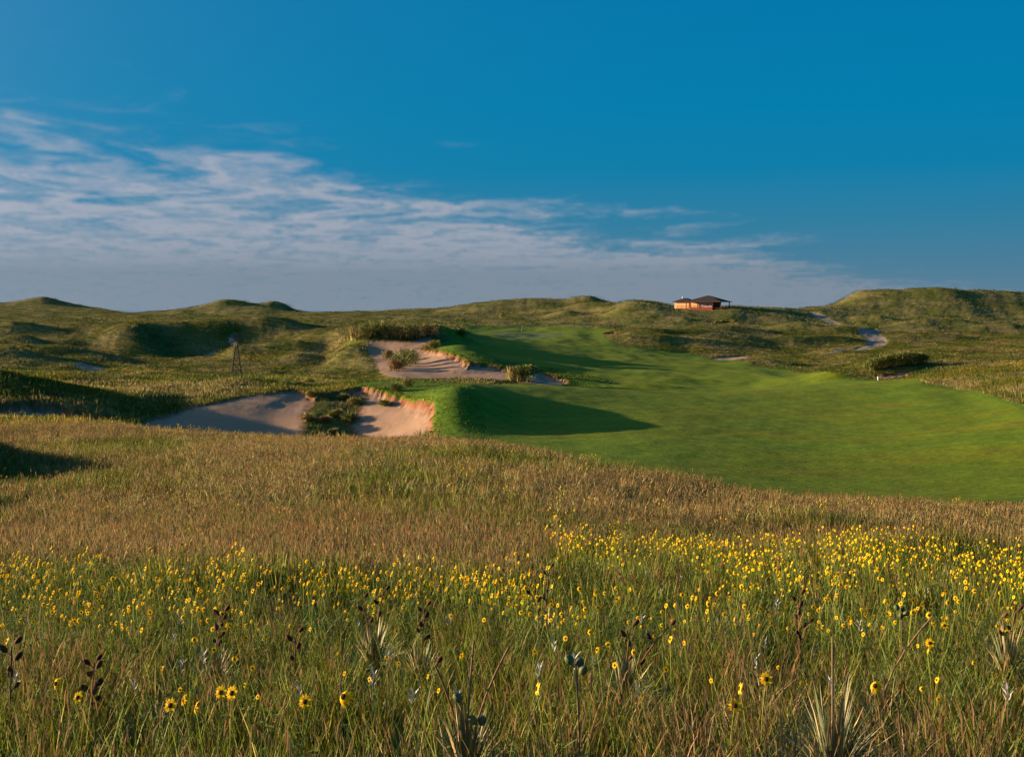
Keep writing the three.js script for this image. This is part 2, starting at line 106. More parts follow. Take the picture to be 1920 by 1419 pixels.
// swells: [x, z, height, radius across, radius along, turn]
const MOUNDS = [
  [-12.99,-105.0,-0.25,3.0,5.0,0.0],
  [-22.13,-105.0,-0.5,3.5,5.0,0.0],
  [-16.08,-108.0,-0.7,3.0,7.0,0.0],
  [-7.67,-108.0,1.35,5.4,8.0,0.0],
  [-18.55,-108.0,0.7,2.6,6.0,0.0],
  [-61.21,-322.0,1.8,17.0,5.0,0.14],
  [-75.19,-335.0,1.6,9.0,5.0,-0.26],
  [-172.24,-400.0,2.2,10.0,6.0,0.0],
  [108.57,-395.0,1.5,12.0,4.0,0.0],
  [49.42,-372.0,1.4,16.0,4.0,0.0],
  [39.12,-610.0,3.0,16.0,8.0,0.0],
  [-46.48,-114.0,1.2,8.0,8.0,0.0],
  [-50.28,-112.0,0.9,8.0,9.0,0.0],
  [-38.87,-272.0,3.4,6.0,12.0,0.0],
  [-54.97,-300.0,1.8,8.0,10.0,0.0],
  [-31.91,-258.0,0.8,5.0,7.0,0.0],
  [-136.33,-320.0,2.5,8.0,12.0,0.0],
  [-128.01,-345.0,2.2,9.0,9.0,0.0],
  [93.45,-340.0,1.4,7.0,8.0,0.0],
  [80.6,-212.0,1.0,8.0,6.0,0.0],
  [63.22,-300.0,1.0,10.0,6.0,0.0],
  [108.84,-440.0,2.0,10.0,8.0,0.0],
  [81.77,-425.0,1.6,10.0,6.0,0.0],
  [155.75,-500.0,2.5,8.0,12.0,0.0],
  [172.24,-470.0,2.2,14.0,8.0,0.0],
  [185.43,-440.0,2.0,12.0,8.0,0.0],
  [68.9,-470.0,1.5,9.0,7.0,0.0],
  [52.4,-520.0,2.5,10.0,12.0,0.0],
  [25.65,-560.0,2.5,9.0,12.0,0.0],
  [-5.15,-108.0,1.0,3.4,11.0,0.14],
  [-3.91,-122.0,0.5,5.0,6.0,0.0],
  [-23.36,-50.0,1.1,3.2,5.0,0.0],
  [-15.67,-300.0,2.4,4.5,16.0,0.21],
  [-12.48,-262.0,1.2,5.0,9.0,0.0],
  [-15.49,-345.0,1.8,6.0,14.0,0.0],
  [23.31,-212.0,0.9,7.0,4.0,0.0],
  [35.68,-236.0,0.5,6.0,5.0,0.0],
  [-53.73,-345.0,1.6,9.0,10.0,0.0],
  [-62.73,-330.0,1.6,10.0,9.0,0.52],
  [-81.03,-402.0,2.0,12.0,10.0,0.0],
  [-34.3,-288.0,1.2,6.0,5.0,0.0],
  [-22.74,-292.0,1.0,6.0,5.0,0.0],
  [-166.47,-395.0,1.5,12.0,10.0,0.0],
  [-115.44,-300.0,1.6,7.0,8.0,0.0],
  [-112.82,-262.0,2.0,7.0,9.0,0.0],
  [72.89,-221.0,1.3,8.0,5.0,0.0],
  [71.75,-176.0,0.8,7.0,8.0,0.0],
  [122.65,-425.0,1.5,12.0,5.0,0.0],
  [93.38,-392.0,1.6,16.0,5.0,0.0],
  [67.46,-398.0,1.2,18.0,4.0,0.0],
  [48.48,-392.0,1.0,10.0,4.0,0.0],
  [144.71,-405.0,1.8,14.0,7.0,0.0],
  [41.69,-650.0,4.0,12.0,14.0,0.0],
  [7.5,-655.0,3.5,22.0,20.0,0.0],
  [-41.04,-560.0,2.0,26.0,14.0,0.0],
  [-191.8,-790.0,4.0,14.0,20.0,0.0],
  [-161.25,-800.0,5.0,10.0,16.0,0.0],
  [-386.99,-960.0,5.0,22.0,30.0,0.0],
  [186.49,-590.0,1.2,8.0,10.0,0.0],
  [215.99,-575.0,2.0,20.0,14.0,0.0],
  [8.41,-34.0,0.35,2.0,3.0,0.0],
  [9.23,-24.0,0.5,1.6,2.2,0.0],
  [6.65,-22.0,0.3,1.6,2.0,0.0],
  [-3.35,-14.5,0.25,1.3,1.5,0.0]
];
// outlines [x, z] of mown turf and tracks
const AREAS = {
  mown: [[[-6.58,-97.0],[-7.93,-104.88],[-11.46,-113.67],[-14.61,-118.11],[-16.63,-119.01],[-17.68,-128.67],[-16.82,-136.0],[-22.58,-205.37],[-13.74,-150.0],[-6.05,-165.0],[0.0,-192.0],[3.76,-205.0],[8.74,-212.0],[10.83,-215.02],[10.31,-220.69],[7.48,-233.18],[4.36,-238.0],[-0.53,-232.1],[-4.25,-231.7],[-8.48,-231.37],[-11.17,-243.93],[-17.36,-261.32],[-18.52,-273.18],[-16.53,-281.9],[-14.32,-289.37],[-16.51,-288.25],[-18.05,-289.8],[-21.49,-426.45],[-12.21,-444.25],[-2.08,-453.76],[5.31,-463.71],[16.74,-456.9],[28.46,-443.73],[36.9,-423.91],[33.6,-407.48],[30.95,-386.04],[31.68,-364.04],[35.46,-351.82],[41.36,-347.28],[52.54,-347.54],[56.53,-329.1],[60.79,-312.24],[59.2,-293.71],[63.09,-286.92],[65.66,-265.42],[58.63,-209.8],[61.06,-208.26],[59.26,-196.0],[61.25,-191.0],[63.9,-186.0],[57.21,-160.1],[57.59,-151.48],[55.68,-138.11],[53.35,-126.59],[50.59,-113.86],[47.31,-99.3],[54.51,-100.0],[33.8,-62.0],[24.54,-57.0],[18.64,-55.0],[12.86,-52.0],[10.88,-54.0],[8.88,-57.0],[6.6,-60.0],[4.1,-64.0],[1.25,-68.0],[-1.07,-78.0],[-4.03,-88.0]]],
  fairway: [[[-1.35,-84.0],[-2.0,-95.1],[-2.43,-101.87],[-2.83,-106.39],[-3.37,-109.89],[-4.38,-119.56],[-6.03,-134.39],[-5.61,-153.0],[3.26,-178.0],[10.77,-196.0],[16.49,-200.0],[18.33,-208.37],[19.59,-225.11],[17.64,-237.67],[13.47,-245.01],[8.02,-250.25],[4.58,-250.14],[0.0,-248.64],[-4.52,-246.61],[-8.68,-252.63],[-10.42,-258.38],[-10.43,-292.03],[-8.99,-326.99],[-13.14,-382.54],[-11.68,-424.98],[0.0,-446.49],[16.32,-445.41],[30.88,-426.67],[28.05,-392.58],[29.61,-359.1],[35.79,-339.7],[49.43,-337.22],[53.63,-312.22],[58.34,-289.43],[64.19,-259.51],[60.17,-208.5],[56.84,-188.0],[58.68,-183.0],[61.27,-176.0],[55.37,-155.96],[55.81,-146.78],[52.97,-129.92],[50.02,-116.16],[45.18,-95.75],[49.61,-95.0],[34.47,-66.0],[26.7,-62.0],[20.34,-60.0],[14.35,-58.0],[11.89,-59.0],[9.66,-62.0],[7.15,-65.0],[4.36,-68.0],[1.32,-72.0]]],
  spur: [[[-19.66,-116.63],[-18.02,-117.45],[-16.53,-118.31],[-14.91,-117.51],[-14.77,-113.55],[-15.3,-109.53],[-14.2,-106.18],[-14.47,-103.54],[-15.89,-103.57],[-17.11,-103.74],[-18.58,-104.52],[-18.96,-107.23],[-19.64,-109.94],[-19.57,-113.33]]],
  green: [[[-8.08,-367.29],[-1.85,-404.8],[7.62,-415.9],[18.13,-403.85],[18.86,-395.79],[12.35,-385.17],[5.08,-370.0],[-2.51,-365.22]]],
  path: [[[132.04,-524.09],[135.88,-527.8],[137.99,-514.03],[135.96,-491.4],[132.84,-467.71],[126.81,-461.38],[131.03,-488.14],[132.05,-507.52]],[[125.34,-423.55],[137.35,-439.63],[132.82,-418.99],[126.82,-392.13],[119.69,-374.35],[111.66,-361.66],[98.0,-334.27],[90.76,-330.21],[86.17,-330.03],[86.92,-332.88],[91.5,-332.91],[106.79,-364.25],[117.71,-385.83],[123.55,-408.65]],[[-79.61,-214.02],[-87.81,-238.43],[-98.54,-255.47],[-99.8,-263.44],[-91.98,-255.79],[-88.26,-255.86],[-80.44,-228.63],[-73.88,-205.71]],[[-95.84,-352.21],[-96.97,-368.16],[-94.47,-373.58],[-93.47,-367.0],[-92.04,-351.26]]]
};
// rims of the sand bunkers: [x, z, height of the cut bank]
const BUNKERS = [
  [[-31.77,-97.67,0.1],[-32.7,-105.76,0.25],[-31.94,-110.67,0.3],[-30.67,-113.47,0.3],[-28.56,-115.47,0.3],[-26.25,-116.94,0.2],[-23.82,-118.18,0.2],[-23.14,-121.75,0.6],[-21.02,-119.21,0.8],[-19.34,-116.6,0.8],[-18.07,-117.74,0.9],[-16.84,-119.34,0.9],[-15.39,-119.97,0.8],[-13.68,-117.11,0.8],[-11.83,-114.79,0.9],[-10.65,-113.41,0.9],[-9.22,-110.59,0.9],[-7.84,-106.94,0.9],[-7.05,-104.04,0.6],[-6.55,-99.98,0.5],[-6.45,-96.4,0.3],[-6.75,-97.0,0.3],[-11.43,-96.0,0],[-17.41,-95.0,0],[-23.86,-93.0,0],[-27.81,-92.0,0],[-30.68,-95.0,0]],
  [[-36.0,-283.71,0.2],[-32.1,-283.73,0.2],[-27.58,-282.69,0.2],[-24.8,-280.53,0.2],[-22.05,-283.1,0.3],[-19.2,-285.08,0.4],[-18.9,-282.57,0.2],[-20.32,-277.21,0.2],[-21.36,-271.11,0.3],[-17.69,-260.95,1.2],[-13.82,-251.44,1.4],[-10.72,-241.32,1.4],[-8.69,-228.47,1.3],[-7.12,-232.12,1.3],[-4.99,-231.63,1.2],[-3.15,-229.51,1.0],[-0.73,-228.24,0.9],[0.0,-218.98,0.5],[-0.97,-210.79,0],[-5.73,-208.53,0],[-14.01,-208.03,0],[-19.1,-208.5,0],[-23.24,-215.87,0],[-26.64,-234.51,0],[-29.87,-253.72,0],[-33.29,-269.19,0]],
  [[3.1,-225.93,0.3],[4.63,-235.09,0.6],[6.45,-238.47,0.9],[7.52,-227.94,1],[9.07,-222.59,1],[10.54,-219.06,0.9],[10.38,-213.72,0.4],[7.62,-208.0,0],[4.74,-207.0,0],[2.38,-208.0,0]],
  [[61.38,-200.0,0.1],[65.1,-209.0,0.3],[69.89,-209.0,0.3],[72.6,-208.0,0.2],[69.81,-200.0,0],[65.76,-194.0,0],[61.45,-193.0,0]],
  [[55.07,-326.7,0.3],[59.47,-337.22,0.5],[66.82,-347.32,0.5],[72.28,-349.08,0.3],[64.43,-318.21,0],[60.45,-314.21,0],[55.86,-316.74,0]],
  [[-43.92,-94.0,0.2],[-46.72,-102.0,1.2],[-42.95,-97.68,1.3],[-41.23,-99.99,1.3],[-38.87,-99.83,1.3],[-36.57,-98.57,1.2],[-34.44,-97.64,0.9],[-33.0,-95.68,0.4],[-32.45,-92.0,0],[-34.67,-88.0,0],[-38.7,-88.0,0]],
  [[76.61,-444.77,0.3],[83.3,-472.35,3],[91.11,-478.1,3],[88.91,-471.11,0.5],[79.8,-444.38,0]],
  [[31.0,-402.88,0.3],[34.14,-414.01,2.6],[37.79,-408.37,2.6],[35.52,-391.58,0.3]],
  [[21.54,-55.0,0.2],[23.11,-58.0,0.7],[24.39,-58.5,0.7],[25.24,-58.0,0.7],[27.1,-58.0,0.7],[29.77,-57.0,0.5],[27.16,-52.0,0],[20.68,-52.5,0]]
];
// places of single things
const SPOTS = {
  windmill: [[-56.84,-240.0]],
  clubhouse: [[84.25,-524.0]],
  flagstick: [[3.5,-424.0]],
  marker: [[59.48,-189.0]],
  shrubs: [[-20.26,-117.29,1.3,0,"leafy tussock at the orange lip of the near bunker, leftmost on its grassy spur"],[-19.13,-108.77,1.2,1,"dry tussock on the left flank of the near bunker spur"],[-16.92,-104.35,1.1,1,"low brown tussock at the foot of the near bunker spur"],[-15.29,-104.6,1.3,2,"round green tussock casting a shadow on the near bunker sand"],[-15.47,-110.75,1.5,2,"largest dark green bush on the spur between the two sand faces"],[-16.8,-111.81,1.3,0,"yellow green bush beside the dark one on the bunker spur"],[-15.63,-115.26,1.2,1,"straw coloured tussock high on the bunker spur"],[-17.59,-109.69,1.0,3,"reddish tussock in the middle of the bunker spur"],[-16.41,-106.91,0.9,1,"small dry tussock low on the bunker spur"],[-17.01,-116.74,1.0,0,"green tuft just under the lip at the top of the bunker spur"],[-12.34,-113.15,1.2,2,"dark bush growing out of the lip of the near bunker"],[-11.63,-116.43,1.5,2,"broad bush on the turf above the near bunker"],[-11.0,-121.25,1.3,0,"olive bush at the right end of the lip thicket"],[-22.85,-235.3,2.6,2,"left bush of the green island in the middle bunker"],[-22.22,-242.55,3.0,2,"tallest bush of the green island in the middle bunker"],[-21.42,-248.72,2.6,0,"right bush of the green island in the middle bunker"],[-23.26,-230.76,1.8,3,"russet tussock at the foot of the middle bunker island"],[-27.64,-257.9,1.6,1,"lone straw tussock in the shaded sand of the middle bunker"],[-18.06,-266.4,1.5,0,"small bush on the corner of the middle bunker lip"],[0.39,-211.48,2.2,1,"straw bush left of the small crest bunker"],[1.94,-211.55,2.2,2,"dark bush beside the small crest bunker"],[3.49,-223.76,1.4,0,"upright bush on the rim of the small crest bunker"],[-38.4,-287.09,3.4,3,"reddish thicket on the dark bank above the middle bunker"],[-35.26,-285.05,3.0,2,"added green thicket darkening the bank right of the reddish one"],[-30.6,-284.26,2.8,2,"added dark thicket darkening the middle of the bank above the sand"],[-23.36,-283.3,3.2,1,"added brown thicket darkening the right end of the bank above the sand"],[-20.85,-284.45,2.6,3,"added rusty shrub darkening the bank where it meets the sunlit sand tongue"],[-33.34,-285.45,3.0,2,"added olive thicket darkening the bank between the reddish thicket and the dark one"],[-28.4,-284.43,3.0,1,"added straw thicket darkening the bank right of the dark one"],[-25.72,-283.53,3.2,2,"added wide dark thicket darkening the bank before the brown one"],[-41.39,-293.35,3.0,2,"added green thicket darkening the left end of the bank above the sand"],[65.15,-211.0,1.7,2,"added dark bush standing in for shade at the left end of the right bunker bank"],[66.89,-211.0,1.9,2,"added dark bush standing in for shade left of the middle of the right bunker bank"],[68.82,-211.3,2.0,2,"added dark bush standing in for shade in the middle of the right bunker bank"],[70.66,-211.3,2.0,2,"added dark bush standing in for shade right of the middle of the right bunker bank"],[72.4,-211.0,1.8,2,"added dark bush standing in for shade at the right end of the right bunker bank"],[74.6,-211.5,1.5,2,"added low bush ending the row that stands in for shade on the right bunker bank"],[-12.91,-296.7,2.0,2,"small round bush on the green spur below the putting green"],[-4.23,-543.51,3.0,2,"lone dark bush on the long hill behind the green"],[-5.06,-69.0,0.9,2,"dark low bush on the foreground crest below the sand"],[-24.88,-142.95,1.4,0,"tall green clump in the hollow behind the near bunker lip"],[-24.7,-134.83,1.3,0,"tall green clump left of the hollow behind the near bunker"]],  // bushes labelled as added stand in for shade on the two bunker banks
  yuccas: [[-1.11,-9.3,0.5,[[-0.15,0.62,3,0],[0.12,0.68,3,0]],"large yucca with two dark podded stalks left of centre"],[-0.68,-8.67,0.4,[[0.05,0.62,6,0]],"yucca with a rust brown podded stalk right of the large one"],[-2.17,-8.44,0.42,[[0.12,0.6,8,0]],"yucca with a crowded brown pod stalk among sunflowers on the left"],[-2.34,-6.47,0.16,[[0.03,0.52,9,0]],"nearly black pod stalk standing alone at lower left"],[0.75,-7.7,0.5,[[0.05,0.6,4,0],[0.45,0.62,3,0],[0.2,0.34,2,0]],"spreading yucca with three brown stalks right of centre"],[0.32,-5.48,0.14,[[-0.03,0.66,3,1]],"tall stalk topped by three round green pods at bottom centre"],[1.51,-5.48,0.62,[[0.0,0.78,0,2],[0.12,0.62,0,2]],"big blue green yucca fanning out at the bottom right"],[3.87,-9.09,0.55,[[-0.12,0.55,2,0],[0.1,0.6,2,0]],"tall yucca clump at the right edge of the picture"],[-2.82,-6.53,0.2,[[0.02,0.6,6,0]],"brown podded stalk at the left edge of the picture"],[-0.22,-5.58,0.5,[[-0.25,0.62,1,0],[0.05,0.75,0,2],[0.2,0.34,2,1],[-0.02,0.45,1,1],[0.3,0.7,0,2]],"branching bare stalks with green pods at the bottom centre"],[3.03,-9.05,0.2,[[0.0,0.62,4,1]],"single stalk with olive pods among grass on the right"],[2.23,-9.01,0.26,[[-0.02,0.72,7,0],[0.1,0.5,2,0]],"slim yucca with a dark red podded stalk right of centre"],[0.3,-10.77,0.45,[[-0.25,0.6,4,0],[0.06,0.78,5,0]],"yucca behind the sunflower band with two tall podded stalks"],[-1.5,-8.0,0.22,[[0.03,0.5,4,0]],"short brown podded stalk between the left yuccas"],[-2.12,-6.84,0.3,[],"small yucca rosette without stalks at lower left"],[2.29,-7.29,0.42,[[0.45,0.75,0,2]],"yucca with one bare leaning stalk right of centre"],[2.05,-11.48,0.4,[],"low yucca rosette beyond the sunflowers right of centre"]],
  frontflowers: [[-0.72,-5.48,1,0.52,"big sunflower drooping its petals at bottom left of centre"],[-1.38,-5.69,0,0.5,"wide open sunflower facing forward at lower left"],[-1.51,-5.98,0,0.46,"smaller sunflower just above the wide open one"],[-1.59,-5.8,2,0.44,"half turned sunflower left of the wide open one"],[-1.65,-5.58,0,0.46,"sunflower tipped upward at lower left"],[-1.44,-5.48,2,0.46,"lowest sunflower of the lower left cluster"],[-2.34,-6.1,3,0.48,"pair of ragged sunflowers at the far lower left"],[0.17,-5.69,2,0.52,"sunflower seen edge on at bottom centre"],[1.32,-6.18,0,0.5,"bright sunflower facing forward at lower right of centre"],[1.23,-6.04,2,0.46,"sunflower below the bright one at lower right of centre"],[3.43,-9.48,3,0.56,"tall sunflower with two stacked heads on the right"],[3.04,-8.55,0,0.44,"single sunflower below the stacked pair on the right"],[2.18,-6.8,1,0.4,"small sunflower leaning left of the leaning stalk"],[1.08,-5.8,0,0.42,"faded sunflower close to the big yucca"],[-1.05,-5.8,0,0.44,"lone small sunflower at the bottom left of centre"]],
  golden: [[-109.39,-398.0,14,5],[-109.05,-345.0,5,12],[79.8,-335.0,16,5],[144.48,-415.0,10,9],[-74.55,-175.0,9,22],[-32.16,-78.0,5,4],[-41.37,-215.0,16,16],[-64.93,-225.0,14,14],[71.19,-222.0,6,4],[70.12,-172.0,8,9],[134.54,-330.0,26,6],[153.92,-560.0,9,12],[-67.06,-305.0,9,9]]
};

// ---------------------------------------------------------------- height of the land
const WD = (d) => Math.max(d, 12);
function slopes(xs, ys) {
  const n = xs.length, m = new Float64Array(n), dl = [];
  for (let i = 0; i < n - 1; i++) dl.push((ys[i + 1] - ys[i]) / (xs[i + 1] - xs[i]));
  for (let i = 1; i < n - 1; i++) { const a = dl[i - 1], b = dl[i]; if (a * b > 0) { const h0 = xs[i] - xs[i - 1], h1 = xs[i + 1] - xs[i], w1 = 2 * h1 + h0, w2 = h1 + 2 * h0; m[i] = (w1 + w2) / (w1 / a + w2 / b); } }
  m[0] = dl[0]; m[n - 1] = dl[n - 2]; return m;
}
const COLS = TRANSECTS.map(([u, p]) => { const xs = p.map((q) => q[0]), ys = p.map((q) => q[1]); return { u, xs, ys, m: slopes(xs, ys) }; });
function herm(x, x0, x1, y0, y1, m0, m1) { const h = x1 - x0, t = (x - x0) / h, t2 = t * t, t3 = t2 * t; return (2 * t3 - 3 * t2 + 1) * y0 + (t3 - 2 * t2 + t) * h * m0 + (-2 * t3 + 3 * t2) * y1 + (t3 - t2) * h * m1; }
function along(c, d) { let lo = 0, hi = c.xs.length - 2; while (lo < hi) { const m = (lo + hi + 1) >> 1; if (c.xs[m] <= d) lo = m; else hi = m - 1; } return herm(d, c.xs[lo], c.xs[lo + 1], c.ys[lo], c.ys[lo + 1], c.m[lo], c.m[lo + 1]); }
const sl3 = (xa, xb, xc, a, b, c) => { if (xb === xa) return (c - b) / (xc - xb); if (xc === xb) return (b - a) / (xb - xa); const p = (b - a) / (xb - xa), q = (c - b) / (xc - xb); return p * q <= 0 ? 0 : 2 * p * q / (p + q); };
function baseHeight(x, d) {
  const u = x / WD(d), n = COLS.length;
  if (u <= COLS[0].u) return along(COLS[0], d);
  if (u >= COLS[n - 1].u) return along(COLS[n - 1], d);
  let k = 0; while (COLS[k + 1].u <= u) k++;
  const c = [COLS[Math.max(k - 1, 0)], COLS[k], COLS[k + 1], COLS[Math.min(k + 2, n - 1)]], y = c.map((q) => along(q, d));
  return herm(u, c[1].u, c[2].u, y[1], y[2], sl3(c[0].u, c[1].u, c[2].u, y[0], y[1], y[2]), sl3(c[1].u, c[2].u, c[3].u, y[1], y[2], y[3]));
}
function outline(pts, rim) {
  const o = { pts, x0: 1e9, x1: -1e9, z0: 1e9, z1: -1e9, rim };
  for (const p of pts) { o.x0 = Math.min(o.x0, p[0]); o.x1 = Math.max(o.x1, p[0]); o.z0 = Math.min(o.z0, p[1]); o.z1 = Math.max(o.z1, p[1]); }
  return o;
}
// signed distance, positive inside; also leaves the bank height near the point in `bank`
let bank = 0;
function inside(o, x, z, reach = 8) {
  if (x < o.x0 - reach || x > o.x1 + reach || z < o.z0 - reach || z > o.z1 + reach) return -reach;
  let best = 1e18, inn = false, sw = 0, sv = 0; const p = o.pts, n = p.length;
  for (let i = 0, j = n - 1; i < n; j = i++) {
    const ax = p[j][0], az = p[j][1], bx = p[i][0], bz = p[i][1], ex = bx - ax, ez = bz - az;
    const t = clamp(((x - ax) * ex + (z - az) * ez) / (ex * ex + ez * ez + 1e-9)), dx = x - ax - ex * t, dz = z - az - ez * t, d2 = dx * dx + dz * dz;
    if (d2 < best) best = d2;
    if (o.rim) { const w = 1 / (d2 * d2 + .2); sw += w; sv += w * lerp(p[j][2], p[i][2], t); }
    if ((az > z) !== (bz > z) && x < (bx - ax) * (z - az) / (bz - az) + ax) inn = !inn;
  }
  if (o.rim) bank = sv / sw;
  return Math.sqrt(best) * (inn ? 1 : -1);
}
const bunkers = BUNKERS.map((b) => outline(b, true)), mown = AREAS.mown.map((b) => outline(b)), fairways = AREAS.fairway.map((b) => outline(b)), greens = AREAS.green.map((b) => outline(b)), tracks = AREAS.path.map((b) => outline(b));
const ragged = (x, z, d) => (noise(x * .9, z * .9) * .35 + noise(x * 2.6 + 5, z * 2.6) * .16) * (d > 160 ? 1.6 : 1) + noise(x * .25, z * .25 + 9) * .5;
const spur = outline(AREAS.spur[0]);           // grassy tongue that splits the near bunker
function sandDepth(b, x, z) { const s = inside(b, x, z) + ragged(x, z, -z); return b === bunkers[0] ? Math.min(s, -inside(spur, x, z) + noise(x * 1.4, z * 1.4) * .5) : s; }
const most = (list, x, z) => { let s = -8; for (const o of list) s = Math.max(s, inside(o, x, z)); return s; };
function height(x, z) {
  const d = -z; let y = baseHeight(x, d);
  const sf = sstep(0, 9, most(fairways, x, z));
  if (sf > 0) { let a = 0, w = 0; for (let k = -4; k <= 4; k++) { const q = Math.exp(-k * k / 7); a += q * baseHeight(x + k * d * .022, d); w += q; } y = lerp(y, a / w, sf); }   // mown land is graded smooth
  for (const m of MOUNDS) {
    const dx = x - m[0], dz = z - m[1], r = 3.2 * Math.max(m[3], m[4]);
    if (dx > r || dx < -r || dz > r || dz < -r) continue;
    const c = Math.cos(m[5]), s = Math.sin(m[5]), p = (dx * c + dz * s) / m[3], q = (-dx * s + dz * c) / m[4];
    y += m[2] * Math.exp(-(p * p + q * q));
  }
  const sm = most(mown, x, z); let wild = 1 - sstep(-5, 1, sm), sandy = 0;
  for (const b of bunkers) { if (x < b.x0 - 4 || x > b.x1 + 4 || z < b.z0 - 4 || z > b.z1 + 4) continue; sandy = Math.max(sandy, sstep(-3, .8, inside(b, x, z))); }
  const open = wild; wild *= 1 - sandy;
  if (wild > 0) {
    const big = d < 15 ? .06 : d < 80 ? lerp(.06, .22, (d - 15) / 65) : d < 250 ? lerp(.30, 1.35, (d - 80) / 170) : d < 430 ? 1.4 : d < 600 ? lerp(1.4, 1.7, (d - 430) / 170) : 1.9;
    y += wild * (big * fbm(x / (7 + d * .034), z / (8 + d * .05), 4, .45) * 1.1);
    if (d > 60) y += wild * .16 * sstep(60, 140, d) * fbm(x / 2.2, z / 2.6, 2);
  }
  if (open < 1) y += (1 - open) * (1 - sandy) * (lerp(.20, .62, sstep(110, 260, d)) * fbm(x / 15 + 3, z / 24, 3) + .03 * noise(x / 1.8, z / 2.4)) * sstep(40, 90, d);
  for (const b of bunkers) {
    if (x < b.x0 - 2 || x > b.x1 + 2 || z < b.z0 - 2 || z > b.z1 + 2) continue;
    const s = inside(b, x, z) + ragged(x, z, -z);
    if (s > 0) y -= .6 * bank * sstep(0, .4, s) * (1 + .3 * noise(x * 1.7, z * 1.7) * sstep(1.6, .3, s)) + .3 * sstep(0, 6, s) - .10 * fbm(x * .22, z * .22, 2) * sstep(.5, 3, s);
    else if (s > -1.2) y += bank * .12 * sstep(-1.2, 0, s);
  }
  for (const t of tracks) { if (x < t.x0 - 2 || x > t.x1 + 2 || z < t.z0 - 2 || z > t.z1 + 2) continue; y -= .35 * sstep(-.6, .8, inside(t, x, z)); }
  return y;
}
const ground = (x, z) => height(x, z);

// ---------------------------------------------------------------- helpers for things
const taken = new Map();
function numbered(name) { const n = taken.get(name) || 0; taken.set(name, n + 1); return n ? name + '_' + String(n).padStart(3, '0') : name; }
function tag(o, label, category, group, kind) { o.userData.label = label; o.userData.category = category; if (group) o.userData.group = group; if (kind) o.userData.kind = kind; return o; }
function mesh(name, geo, mat, parent) { const m = new THREE.Mesh(geo, mat); m.name = name; m.castShadow = m.receiveShadow = true; parent.add(m); return m; }
function thing(name, label, category, pos, turn = 0, group) { const g = new THREE.Group(); g.name = numbered(name); g.position.set(...pos); g.rotation.y = turn; scene.add(g); return tag(g, label, category, group); }
const rgb = (r, g, b) => new THREE.Color().setRGB(r, g, b);
const std = (c, rough = .9, o = {}) => new THREE.MeshPhysicalMaterial({ color: rgb(...c), roughness: rough, specularIntensity: .35, ...o });
const box = (w, h, d, x, y, z, ry = 0) => { const g = new THREE.BoxGeometry(w, h, d); if (ry) g.rotateY(ry); g.translate(x, y, z); return g; };
function rod(a, b, r0, r1 = r0, seg = 6) { const A = new THREE.Vector3(...a), B = new THREE.Vector3(...b), L = A.distanceTo(B), g = new THREE.CylinderGeometry(r1, r0, L, seg); g.translate(0, L / 2, 0); g.applyQuaternion(new THREE.Quaternion().setFromUnitVectors(new THREE.Vector3(0, 1, 0), B.clone().sub(A).normalize())); g.translate(A.x, A.y, A.z); return g; }

// textures ------------------------------------------------------------
function tile(n, f, srgb = false) {
  const d = new Uint8Array(n * n * 4);
  for (let j = 0; j < n; j++) for (let i = 0; i < n; i++) { const c = f(i / n, j / n), o = (j * n + i) * 4; d[o] = clamp(c[0]) * 255; d[o + 1] = clamp(c[1]) * 255; d[o + 2] = clamp(c[2]) * 255; d[o + 3] = 255; }
  const t = new THREE.DataTexture(d, n, n); t.wrapS = t.wrapT = THREE.RepeatWrapping; t.magFilter = THREE.LinearFilter; t.minFilter = THREE.LinearMipmapLinearFilter; t.generateMipmaps = true; if (srgb) t.colorSpace = THREE.SRGBColorSpace; t.needsUpdate = true; return t;
}
// noise that wraps over the unit square
function wrapNoise(u, v, f, o = 3) { let s = 0, a = 1, t = 0; for (let k = 0; k < o; k++) { const F = f << k, x = u * F, y = v * F; const bl = (ox, oy) => noise(x - ox * F + 37 * k, y - oy * F + 11 * k); s += a * lerp(lerp(bl(0, 0), bl(1, 0), u), lerp(bl(0, 1), bl(1, 1), u), v); t += a; a *= .6; } return s / t; }
const turfTex = tile(512, (u, v) => { const n = wrapNoise(u, v, 24, 4), m = wrapNoise(u + .3, v, 5, 3), g = .80 + n * .42 + m * .34; return [g + m * .05, g, g - m * .06]; });
const turfBump = tile(512, (u, v) => { const n = .5 + wrapNoise(u, v, 7, 6) * .7; return [n, n, n]; });
const roughTex = tile(512, (u, v) => { const n = wrapNoise(u, v, 20, 4), m = wrapNoise(u, v + .4, 6, 3), g = .74 + n * .55 + m * .3; return [g + m * .12, g, g - m * .1]; });
const sandTex = tile(512, (u, v) => { const n = wrapNoise(u, v, 48, 3), m = wrapNoise(u, v, 6, 4), p = wrapNoise(u + .5, v, 30, 2) > .42 ? -.22 : 0, g = .84 + n * .16 + m * .18 + p; return [g, g, g]; });
const sandBump = tile(512, (u, v) => { const n = .5 + wrapNoise(u, v, 12, 4) * .45 + .10 * Math.sin((u * 26 + v * 10 + wrapNoise(u, v, 5, 2) * 2.2) * 6.283); return [n, n, n]; });
const groundMat = (map, bumpMap, bumpScale, rough = 1) => new THREE.MeshPhysicalMaterial({ vertexColors: true, map, bumpMap, bumpScale, roughness: rough, specularIntensity: .15 });
const MAT = {
  rough: groundMat(roughTex, roughTex, .10), first: groundMat(turfTex, turfBump, .07), fair: groundMat(turfTex, turfBump, .04), green: groundMat(turfTex, turfBump, .008),
  sand: groundMat(sandTex, sandBump, .022), path: groundMat(sandTex, sandBump, .04),
};

